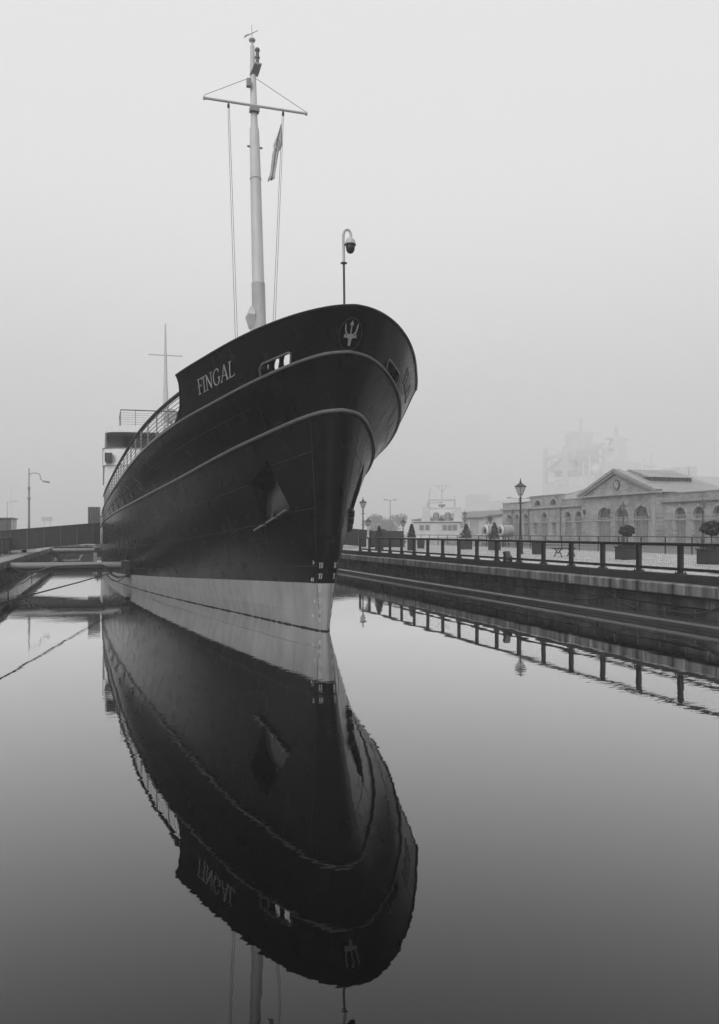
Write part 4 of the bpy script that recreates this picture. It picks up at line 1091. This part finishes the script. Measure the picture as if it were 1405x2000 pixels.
def window(x, op, par, cols=3, rows=4, surround=True, dark_top=False):
    yc, w, zs, zb, ar = op; r = w / 2
    fr = MB().bx(x + .2, x + .3, yc - r, yc - r + .09, zb, zs).bx(x + .2, x + .3, yc + r - .09, yc + r, zb, zs).bx(x + .2, x + .3, yc - r + .09, yc + r - .09, zs - .06, zs + .06)
    if ar:
        p = arch_pts(yc, w, zs); q = arch_pts(yc, w - .18, zs)
        for i in range(len(p) - 1): fr.hexa([(x + .2, *q[i + 1]), (x + .2, *q[i]), (x + .3, *q[i]), (x + .3, *q[i + 1]), (x + .2, *p[i + 1]), (x + .2, *p[i]), (x + .3, *p[i]), (x + .3, *p[i + 1])])
    wd_ = make('window', fr, 'frame_pale', par)
    pane = MB().bx(x + .31, x + .33, yc - r, yc + r, zb, zs)
    make('pane', pane, 'glass_blind', wd_)
    if ar:
        p = arch_pts(yc, w, zs); n = len(p)
        make('fanlight', MB().add([(x + .31, *k) for k in p], [tuple(range(n))]), 'glass_dark', wd_)
    g = MB()
    for k in range(1, cols): g.bx(x + .22, x + .3, yc - r + w * k / cols - .025, yc - r + w * k / cols + .025, zb, zs)
    for k in range(1, rows): g.bx(x + .225, x + .295, yc - r, yc + r, zb + (zs - zb) * k / rows - .02, zb + (zs - zb) * k / rows + .02)
    make('glazing_bar', g, 'frame_pale', wd_)
    if surround:
        p = arch_pts(yc, w, zs) if ar else [(yc + r, zs), (yc - r, zs)]
        if ar:
            q = arch_pts(yc, w + .42, zs); m = MB()
            for i in range(len(p) - 1): m.hexa([(x - .05, *p[i + 1]), (x - .05, *p[i]), (x + .05, *p[i]), (x + .05, *p[i + 1]), (x - .05, *q[i + 1]), (x - .05, *q[i]), (x + .05, *q[i]), (x + .05, *q[i + 1])])
            m.hexa([(x - .1, yc - .12, zs + r), (x - .1, yc + .12, zs + r), (x + .05, yc + .12, zs + r), (x + .05, yc - .12, zs + r), (x - .1, yc - .17, zs + r + .34), (x - .1, yc + .17, zs + r + .34), (x + .05, yc + .17, zs + r + .34), (x + .05, yc - .17, zs + r + .34)])
            make('arch_surround', m, 'pale_stone', wd_)
        box('sill', (x - .08, x + .2, yc - r - .1, yc + r + .1, zb - .14, zb), 'pale_stone', wd_)
# left wing
A = True
lw = [(y, 1.45, 4.9, 2.2, A) for y in (110.3, 107.9, 105.2)] + [(102.4, 1.1, 4.3, 2.6, False), (100.0, 1.6, 4.9, 1.6, A), (97.4, 1.1, 4.3, 2.6, False)] + [(y, 1.5, 4.9, 2.2, A) for y in (93.9, 91.4)]
make('wall', wall_arches(60, 89.3, 112.5, 1.3, 6.3, lw), 'brick', hall)
box('end_wall', (60.45, 76, 112.05, 112.5, 1.3, 6.3), 'brick', hall)
for op in lw: window(60, op, hall)
box('cornice', (59.7, 60.6, 89.3, 112.9, 6.3, 6.55), 'pale_stone', hall)
box('string_course', (59.94, 60.02, 89.3, 112.5, 4.25, 4.38), 'pale_stone', hall)
box('parapet', (60.05, 60.5, 104.02, 112.5, 6.55, 7.35), 'pale_stone', hall)
box('parapet_cap', (59.95, 60.6, 104.02, 112.55, 7.35, 7.45), 'pale_stone', hall)
at_ = make('attic_wall', wall_arches(60.0, 95.5, 104, 6.552, 8.05, [(101.8, 1.7, 6.65, 6.56, A), (97.6, 1.7, 6.65, 6.56, A)], .5), 'brick', hall)
for y in (101.8, 97.6): window(60.0, (y, 1.7, 6.65, 6.5, A), hall, 2, 1)
box('attic_cap', (59.9, 60.65, 95.4, 104.1, 8.05, 8.17), 'pale_stone', hall)
box('parapet', (60.05, 60.5, 89.3, 95.48, 6.55, 7.3), 'brick', hall)
box('parapet_cap', (59.95, 60.6, 89.3, 95.38, 7.3, 7.4), 'pale_stone', hall)
make('hip_roof', MB().add([(61, 89.4, 7.2), (61, 104, 7.2), (76, 104, 7.2), (76, 89.4, 7.2), (68.5, 97, 9.75), (68.5, 89.4, 9.75)], [(0, 1, 4, 5), (1, 2, 4), (2, 3, 5, 4)]), 'slate', hall)
make('hip_ridge', MB().tube([(61, 104, 7.22), (68.5, 97, 9.8), (68.5, 89.4, 9.8)], .13, 6), 'pale_stone', hall)
box('flat_roof', (60.5, 76, 89.4, 112, 6.9, 7.0), 'lead', hall)
for y in (109.2, 104.2, 95.6): make('drainpipe', MB().tube([(59.85, y, 1.5), (59.85, y, 6.0)], .09, 8).bx(59.7, 60, y - .18, y + .18, 5.9, 6.25), 'lead', hall)
# gabled hall
hw_ = [(84.5, 2.6, 4.65, 1.6, A), (80.95, 2.6, 4.65, 1.6, A), (77.4, 2.6, 4.65, 1.6, A)]
HX = 59.1
make('gable_wall', wall_arches(HX, 74.8, 89.3, 1.3, 7.3, hw_, .5), 'brick', hall)
for op in hw_: window(HX, op, hall, 4, 5, True, True)
box('side_wall', (HX + .5, 75, 74.8, 75.25, 1.3, 7.3), 'brick', hall)
box('side_wall', (HX + .5, 75, 88.85, 89.29, 1.3, 7.3), 'brick', hall)
make('pediment', MB().add([(HX, 75.0, 7.5), (HX, 89.1, 7.5), (HX, 82.05, 10.1), (HX + .4, 75.0, 7.5), (HX + .4, 89.1, 7.5), (HX + .4, 82.05, 10.1)], [(0, 1, 2), (3, 5, 4), (0, 3, 4, 1), (1, 4, 5, 2), (2, 5, 3, 0)]), 'brick', hall)
box('pediment_base', (HX - .45, HX + .5, 74.3, 89.8, 7.3, 7.5), 'pale_stone', hall)
for s in (-1, 1):
    make('raking_cornice', MB().bar((HX, 82.05 + s * 7.75, 7.55), (HX, 82.05, 10.4), .95, .34), 'slate', hall)
    make('raking_mould', MB().bar((HX - .1, 82.05 + s * 7.0, 7.48), (HX - .1, 82.05, 10.06), .5, .16), 'pale_stone', hall)
ck = make('clock', MB().tube([(HX + .02, 81.9, 8.6), (HX - .12, 81.9, 8.6)], .62, 24), 'dark_steel', hall)
make('dial', MB().tube([(HX - .10, 81.9, 8.6), (HX - .14, 81.9, 8.6)], .48, 24), 'pale_stone', ck)
hm_ = MB()
for k in range(12):
    a = k * math.pi / 6; hm_.bar((HX - .15, 81.9 + .34 * math.sin(a), 8.6 + .34 * math.cos(a)), (HX - .15, 81.9 + .45 * math.sin(a), 8.6 + .45 * math.cos(a)), .02, .05)
make('numerals', hm_.bar((HX - .16, 81.9, 8.6), (HX - .16, 81.72, 8.86), .02, .05).bar((HX - .16, 81.9, 8.6), (HX - .16, 82.1, 8.25), .02, .04), 'ink', ck)
box('string_course', (HX - .05, HX + .02, 74.75, 89.3, 4.28, 4.42), 'pale_stone', hall)
make('hall_roof', MB().add([(HX, 74.4, 7.42), (HX, 82.05, 10.3), (HX, 89.7, 7.42), (70.5, 74.4, 7.42), (67.5, 82.05, 10.3), (70.5, 89.7, 7.42)], [(0, 3, 4, 1), (1, 4, 5, 2), (3, 5, 4)]), 'slate', hall)
make('roof_lantern', MB().bx(61.2, 67.0, 78.35, 85.75, 8.7, 9.36), 'ink', hall)
make('lantern_roof', MB().add([(60.9, 78.1, 9.36), (60.9, 82.05, 10.52), (60.9, 86.0, 9.36), (67.3, 78.1, 9.36), (67.3, 82.05, 10.52), (67.3, 86.0, 9.36)], [(0, 3, 4, 1), (1, 4, 5, 2), (0, 1, 2), (3, 5, 4), (0, 2, 5, 3)]), 'slate', hall)
for k in range(9): box('lantern_louvre', (61.3 + k * .66, 61.38 + k * .66, 78.25, 78.35, 8.85, 9.35), 'lead', hall)
for y in (76.0, 87.9, 82.72):
    l_ = make('wall_lantern', MB().tube([(HX, y, 4.6), (HX - .5, y, 4.75), (HX - .55, y, 5.1)], .03, 5), 'black_metal', hall)
    make('lantern_body', MB().lathe([(.1, 0), (.2, .45), (.24, .47), (.05, .7)], (HX - .55, y, 5.1), 6), 'black_metal', l_)
# right wing
rw_ = [(y, 1.7, 4.75, 1.6, A) for y in (71.9, 69.05, 66.2, 63.35, 60.5)]
make('wall', wall_arches(60, 54, 74.8, 1.3, 6.2, rw_), 'brick', hall)
for op in rw_: window(60, op, hall, 3, 4)
box('cornice', (59.68, 60.6, 54, 74.79, 6.2, 6.48), 'slate', hall)
box('parapet', (60.05, 60.5, 54, 74.79, 6.48, 7.15), 'brick', hall)
box('parapet_cap', (59.95, 60.6, 54, 74.79, 7.15, 7.25), 'slate', hall)
box('string_course', (59.94, 60.02, 54, 74.79, 4.2, 4.33), 'pale_stone', hall)
box('flat_roof', (60.5, 75, 54, 74.79, 6.8, 6.95), 'lead', hall)
make('hip_roof', MB().add([(61.2, 55, 6.96), (61.2, 70.8, 6.96), (74, 70.8, 6.96), (74, 55, 6.96), (67.5, 66, 9.2), (67.5, 55, 9.2)], [(0, 1, 4, 5), (1, 2, 4), (2, 3, 5, 4)]), 'slate', hall)
box('quoin_strip', (HX - .04, HX, 74.8, 75.6, 1.3, 7.3), 'pale_stone', hall)
for i, (y, w) in enumerate(((85.9, 'left of the middle arch'), (82.7, 'by the left arch of the gable'), (79.2, 'between the middle and right arches'), (74.2, 'at the corner of the gable'), (70.5, 'by the right wing'))):
    bo_ = thing('bollard', 'thin hazy bollard before the brick hall, ' + w, 'bollard', (53.0, y, 1.47), 'bollards before the brick hall')
    make('post', MB().lathe([(.12, 0), (.12, .1), (.075, .15), (.07, 1.0), (.11, 1.04), (.1, 1.15), (.03, 1.25)], (53.0, y, 1.45), 8), 'pole_grey', bo_)
# ------------------------------------------------------------------ long low shed behind
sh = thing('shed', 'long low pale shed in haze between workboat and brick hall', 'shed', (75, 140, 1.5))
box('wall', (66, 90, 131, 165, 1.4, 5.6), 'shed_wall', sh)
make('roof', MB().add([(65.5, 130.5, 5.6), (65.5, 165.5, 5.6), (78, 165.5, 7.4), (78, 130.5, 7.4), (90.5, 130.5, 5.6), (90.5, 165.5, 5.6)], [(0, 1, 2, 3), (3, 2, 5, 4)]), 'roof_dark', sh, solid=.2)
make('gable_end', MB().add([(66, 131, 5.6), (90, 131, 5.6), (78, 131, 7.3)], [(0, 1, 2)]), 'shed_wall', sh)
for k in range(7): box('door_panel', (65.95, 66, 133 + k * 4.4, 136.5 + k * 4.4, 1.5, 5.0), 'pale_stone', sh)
# ------------------------------------------------------------------ workboat
BX, BY = 38.6, 87.5
bt = thing('workboat', 'hazy white workboat with a gantry mast in the basin beyond the paving', 'boat', (BX, BY, 0))
import math as _m
ca, sa = _m.cos(R(-25)), _m.sin(R(-25))
def bp_(x, y, z): return (BX + x * ca - y * sa, BY + x * sa + y * ca, z)   # x along beam view (right = bow), y away
def brot(mb): mb.v = [bp_(*p) for p in mb.v]; return mb
rows = []
for z, k, xs in ((-.3, .72, .0), (.6, .9, .25), (1.5, 1.0, .55), (2.15, 1.04, .8)):
    row = []
    for j in range(13):
        t = j / 12; x = -4.2 + t * (8.4 + xs); hb = 1.9 * k * (1 - max(0, (t - .55) / .45) ** 2.2)
        row.append((x, -hb, z + (.35 * t ** 2 if z > 1 else 0)))
    rows.append(row + [(x, -y, zz) for x, y, zz in row[::-1]])
hl = make('hull', brot(MB().grid(rows, close=True)), 'far_white', bt, smooth=True)
make('deck', brot(MB().bx(-4.1, 3.2, -1.6, 1.6, 2.0, 2.1)), 'haze_grey', bt)
make('gunwale', brot(MB().tube([(-4.2, -1.95, 2.18), (-1, -2.0, 2.25), (2, -1.75, 2.4), (3.6, -1.0, 2.5), (4.9, 0, 2.6)], .07, 6)), 'far_white', bt)
dk = make('deckhouse', brot(MB().bx(-3.4, 2.2, -1.3, 1.3, 2.1, 4.1)), 'far_white', bt, bevel=.08)
for x in (-2.6, -1.9, .1, .7, 1.3): make('window', brot(MB().bx(x, x + .5, -1.34, -1.29, 3.1, 3.75)), 'pole_grey', dk)
make('house_roof', brot(MB().bx(-3.6, 2.5, -1.5, 1.5, 4.1, 4.22)), 'far_white', dk)
for x in (-1.9, 1.9):
    make('gantry_leg', brot(MB().hexa([(x - .55, -.5, 4.2), (x + .55, -.5, 4.2), (x + .55, .5, 4.2), (x - .55, .5, 4.2), (x - .38, -.4, 5.85), (x + .38, -.4, 5.85), (x + .38, .4, 5.85), (x - .38, .4, 5.85)])), 'haze_grey', bt)
    make('gantry_post', brot(MB().bx(x * .8 - .11, x * .8 + .11, -.15, .15, 5.8, 6.62)), 'haze_grey', bt)
make('gantry_beam', brot(MB().bx(-1.6, 1.6, -.12, .12, 5.62, 5.8).bx(-1.65, 1.65, -.12, .12, 6.62, 6.8)), 'haze_grey', bt)
ms = make('mast', brot(MB().tube([(0, 0, 6.7), (0, 0, 7.9)], .06, 6).tube([(0, 0, 7.7), (-.55, 0, 8.4)], .035, 5).tube([(0, 0, 7.7), (.55, 0, 8.4)], .035, 5).tube([(-.8, 0, 8.42), (.9, 0, 8.42)], .03, 5).tube([(0, 0, 7.7), (0, 0, 8.8)], .03, 5).tube([(-1.55, 0, 6.7), (-1.4, 0, 8.2)], .05, 5).tube([(1.5, 0, 6.7), (1.5, 0, 7.2)], .03, 5)), 'haze_grey', bt)
make('radar', brot(MB().bx(-.4, .4, -.2, .2, 5.95, 6.2).bx(-.1, .1, -.1, .1, 5.8, 5.95)), 'pole_grey', bt)
make('funnel', brot(MB().lathe([(.38, 0), (.38, .8), (.25, 1.05)], (-.7, .4, 4.2), 10).lathe([(.38, 0), (.38, .8), (.25, 1.05)], (.7, .4, 4.2), 10)), 'pole_grey', bt, smooth=True)
make('stern_lamp', brot(MB().tube([(2.4, -.9, 3.1), (2.4, -1.5, 3.1)], .28, 12)), 'far_white', bt)
tm = MB(); x0 = .2
for c in 'P404':
    for p in GL[c][1]:
        tm.prism(p, lambda a, b: bp_(x0 + a * .62, -2.06 + .02 * a, 1.42 + b * .62), lambda a, b: bp_(x0 + a * .62, -2.1 + .02 * a, 1.42 + b * .62))
    x0 += .5
make('hull_number', tm, 'pole_grey', bt)
# ------------------------------------------------------------------ drum buoys
def buoy(x, y, label, r=.62, L=1.0):
    t = thing('drum_buoy', label, 'buoy', (x, y, 1.48), 'pale drum buoys on stands'); z = 3.0
    make('drum', MB().tube([(x - L * .5, y - .2, z), (x - L * .45, y - .18, z), (x + L * .45, y + .18, z), (x + L * .5, y + .2, z)], [r * .8, r, r, r * .8], 20), 'buoy_pale', t, smooth=True)
    make('hoop', MB().tube([(x - L * .52, y - .2 + (r * .78) * math.cos(a), z + r * .78 * math.sin(a)) for a in np.linspace(0, 6.2832, 25)], .11, 8, False), 'far_white', t, smooth=True)
    make('hub', MB().tube([(x - L * .56, y - .22, z), (x - L * .5, y - .2, z)], r * .35, 12), 'dark_steel', t)
    make('stand', MB().bx(x - .35, x - .27, y - .1, y, 1.48, z - r * .8).bx(x + .27, x + .35, y, y + .1, 1.48, z - r * .8).bx(x - .45, x + .45, y - .1, y + .1, z - r, z - r * .85), 'black_metal', t)
buoy(36.2, 70.6, 'pale drum buoy with a round hooped end behind the conical tree')
buoy(37.5, 69.6, 'second pale drum buoy hidden partly by the conical tree', .6, 1.3)
lr = thing('life_ring', 'small white life ring on a post near the left end of the brick hall', 'life ring', (38.5, 71.8, 1.48))
make('ring', MB().tube([(38.5, 71.8 + .3 * math.cos(a), 3.1 + .34 * math.sin(a)) for a in np.linspace(0, 6.2832, 21)], .1, 8, False), 'far_white', lr, smooth=True)
make('post', MB().bx(38.56, 38.66, 71.75, 71.85, 1.47, 3.4), 'black_metal', lr)
# ------------------------------------------------------------------ palms and a far tree
def palm(x, y, h, label):
    t = thing('palm_tree', label, 'palm', (x, y, 1.48), 'hazy cabbage palms')
    make('trunk', MB().tube([(x, y, 1.45), (x + .1, y, 1.45 + h * .5), (x, y, 1.45 + h)], [.16, .12, .1], 7), 'bark', t)
    m = MB()
    for k in range(170):
        a = rt.uniform(0, 6.28); e = rt.uniform(-.5, 1.4); L = rt.uniform(.8, 1.25)
        d = Vector((math.cos(a) * math.cos(e), math.sin(a) * math.cos(e), math.sin(e))); p = Vector((x, y, 1.45 + h)); s = d.cross(Vector((0, 0, 1))).normalized() * .035
        q = p + d * L * .6; r_ = p + d * L + Vector((0, 0, -.25 * math.cos(e)))
        m.add([p - s * .5, p + s * .5, q + s, q - s, r_], [(0, 1, 2, 3), (3, 2, 4)])
    make('crown', m, 'leaf_hazed', t)
palm(46.0, 96.5, 3.3, 'hazy cabbage palm at the right end of the workboat') if False else palm(52.0, 118, 3.0, 'hazy cabbage palm right of the workboat gantry')
palm(55.0, 107, 3.1, 'hazy cabbage palm at the left end of the brick hall')
def far_tree(x, y, h, w, label):
    t = thing('broad_tree', label, 'tree', (x, y, 1.5))
    m = MB().tube([(x, y, 1.4), (x, y, 1.4 + h * .35)], [.3, .22], 7)
    for k in range(9):
        a = k * .7; m.tube([(x, y, 1.4 + h * .25), (x + w * .35 * math.cos(a), y + w * .35 * math.sin(a), 1.4 + h * (.5 + .05 * (k % 4)))], [.14, .04], 5)
    make('trunk', m, 'bark', t)
    cl_ = [(rt.uniform(-.8, .8), rt.uniform(-.8, .8), rt.uniform(.25, .85), rt.uniform(.18, .34)) for _ in range(26)]
    pts = []
    for _ in range(5000):
        c = rt.choice(cl_); d = Vector((rt.gauss(0, 1), rt.gauss(0, 1), rt.gauss(0, 1))).normalized() * c[3] * rt.random() ** .4
        k = math.sqrt(max(0, 1 - (c[2] - .3) ** 2))
        pts.append((x + (c[0] * k * .5 + d.x * .6) * w, y + (c[1] * k * .5 + d.y * .6) * w, 1.5 + (c[2] + d.z * .7) * h))
    make('crown', MB().leaves(pts, .4, rt), 'leaf_hazed', t)
far_tree(112, 312, 9.0, 17, 'broad hazy tree behind the short lamps')
# ------------------------------------------------------------------ shapes deep in the haze
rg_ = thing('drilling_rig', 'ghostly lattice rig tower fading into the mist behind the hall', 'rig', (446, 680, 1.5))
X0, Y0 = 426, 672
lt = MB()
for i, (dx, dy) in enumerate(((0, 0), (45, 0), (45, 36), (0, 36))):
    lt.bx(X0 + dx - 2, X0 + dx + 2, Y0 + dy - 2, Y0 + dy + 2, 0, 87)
make('legs', lt, 'haze_pale', rg_)
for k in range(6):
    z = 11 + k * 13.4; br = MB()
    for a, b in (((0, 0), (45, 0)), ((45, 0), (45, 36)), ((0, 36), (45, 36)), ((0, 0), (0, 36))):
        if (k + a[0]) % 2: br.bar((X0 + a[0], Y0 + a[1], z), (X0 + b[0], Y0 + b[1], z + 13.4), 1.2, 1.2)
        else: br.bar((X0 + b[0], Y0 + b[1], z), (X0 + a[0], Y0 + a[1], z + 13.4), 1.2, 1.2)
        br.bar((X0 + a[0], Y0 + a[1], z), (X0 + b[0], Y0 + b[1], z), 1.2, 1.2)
    make('brace', br, 'haze_pale', rg_)
for x0, x1, z0, z1 in ((-7, 53, 34, 39), (8, 45, 59, 63), (14, 41, 63, 85), (20, 34, 85, 102), (-4, 20, 39, 52), (24, 47, 39, 56), (2, 16, 63, 74), (34, 44, 85, 91)): box('module', (X0 + x0, X0 + x1, Y0 + 4, Y0 + 31, z0, z1), 'haze_pale', rg_)
make('flare_boom', MB().bar((X0 + 27, Y0 + 14, 98), (X0 + 27, Y0 + 14, 116), 2.2, 2.2).bar((X0 + 4, Y0 + 14, 102), (X0 + 49, Y0 + 14, 102), 1.1, 1.1), 'haze_pale', rg_)
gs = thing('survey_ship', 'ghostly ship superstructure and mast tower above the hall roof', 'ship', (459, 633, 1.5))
box('hull', (403, 519, 623, 654, -.5, 45), 'haze_pale', gs)
box('upper_deck', (417, 511, 624, 652, 45, 55), 'haze_pale', gs)
box('bridge', (441, 479, 627, 650, 55, 68.5), 'haze_pale', gs)
make('mast_tower', MB().hexa([(452, 631, 68), (468, 631, 68), (468, 645, 68), (452, 645, 68), (456, 634, 93), (464.5, 634, 93), (464.5, 643, 93), (456, 643, 93)]).bx(449, 472, 636, 641, 90, 91.6).bx(451.5, 469, 634, 643, 81, 82.6).bx(459, 461.4, 637, 640, 93, 102), 'haze_pale', gs)
for x, h in ((430, 75), (489.4, 73.5), (498, 78), (423, 67)): make('pole_mast', MB().tube([(x, 637, 53), (x, 637, h)], .7, 6), 'haze_pale', gs)
make('dome', MB().ball((480, 637, 64), 4.9, 10, 6).ball((437, 637, 61), 5.3, 10, 6).bx(491, 500.5, 634, 640, 65, 67), 'haze_pale', gs)
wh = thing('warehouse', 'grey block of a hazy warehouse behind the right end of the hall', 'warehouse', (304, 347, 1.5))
box('body', (265, 399, 332, 378, 1.4, 31.3), 'haze_pale', wh)
make('upper_storey', MB().bx(251, 283, 336, 367, 1.4, 34).bx(286, 292, 344, 357, 31.3, 37).bx(293, 297.5, 344, 357, 31.3, 37.5), 'haze_pale', wh)
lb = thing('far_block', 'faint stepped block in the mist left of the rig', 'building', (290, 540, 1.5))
box('wall', (255, 287, 529, 560, 1.4, 20), 'haze_pale', lb); box('tower', (263, 273, 532, 552, 20, 31), 'haze_pale', lb); box('annex', (287, 336, 529, 560, 1.4, 27), 'haze_pale', lb)
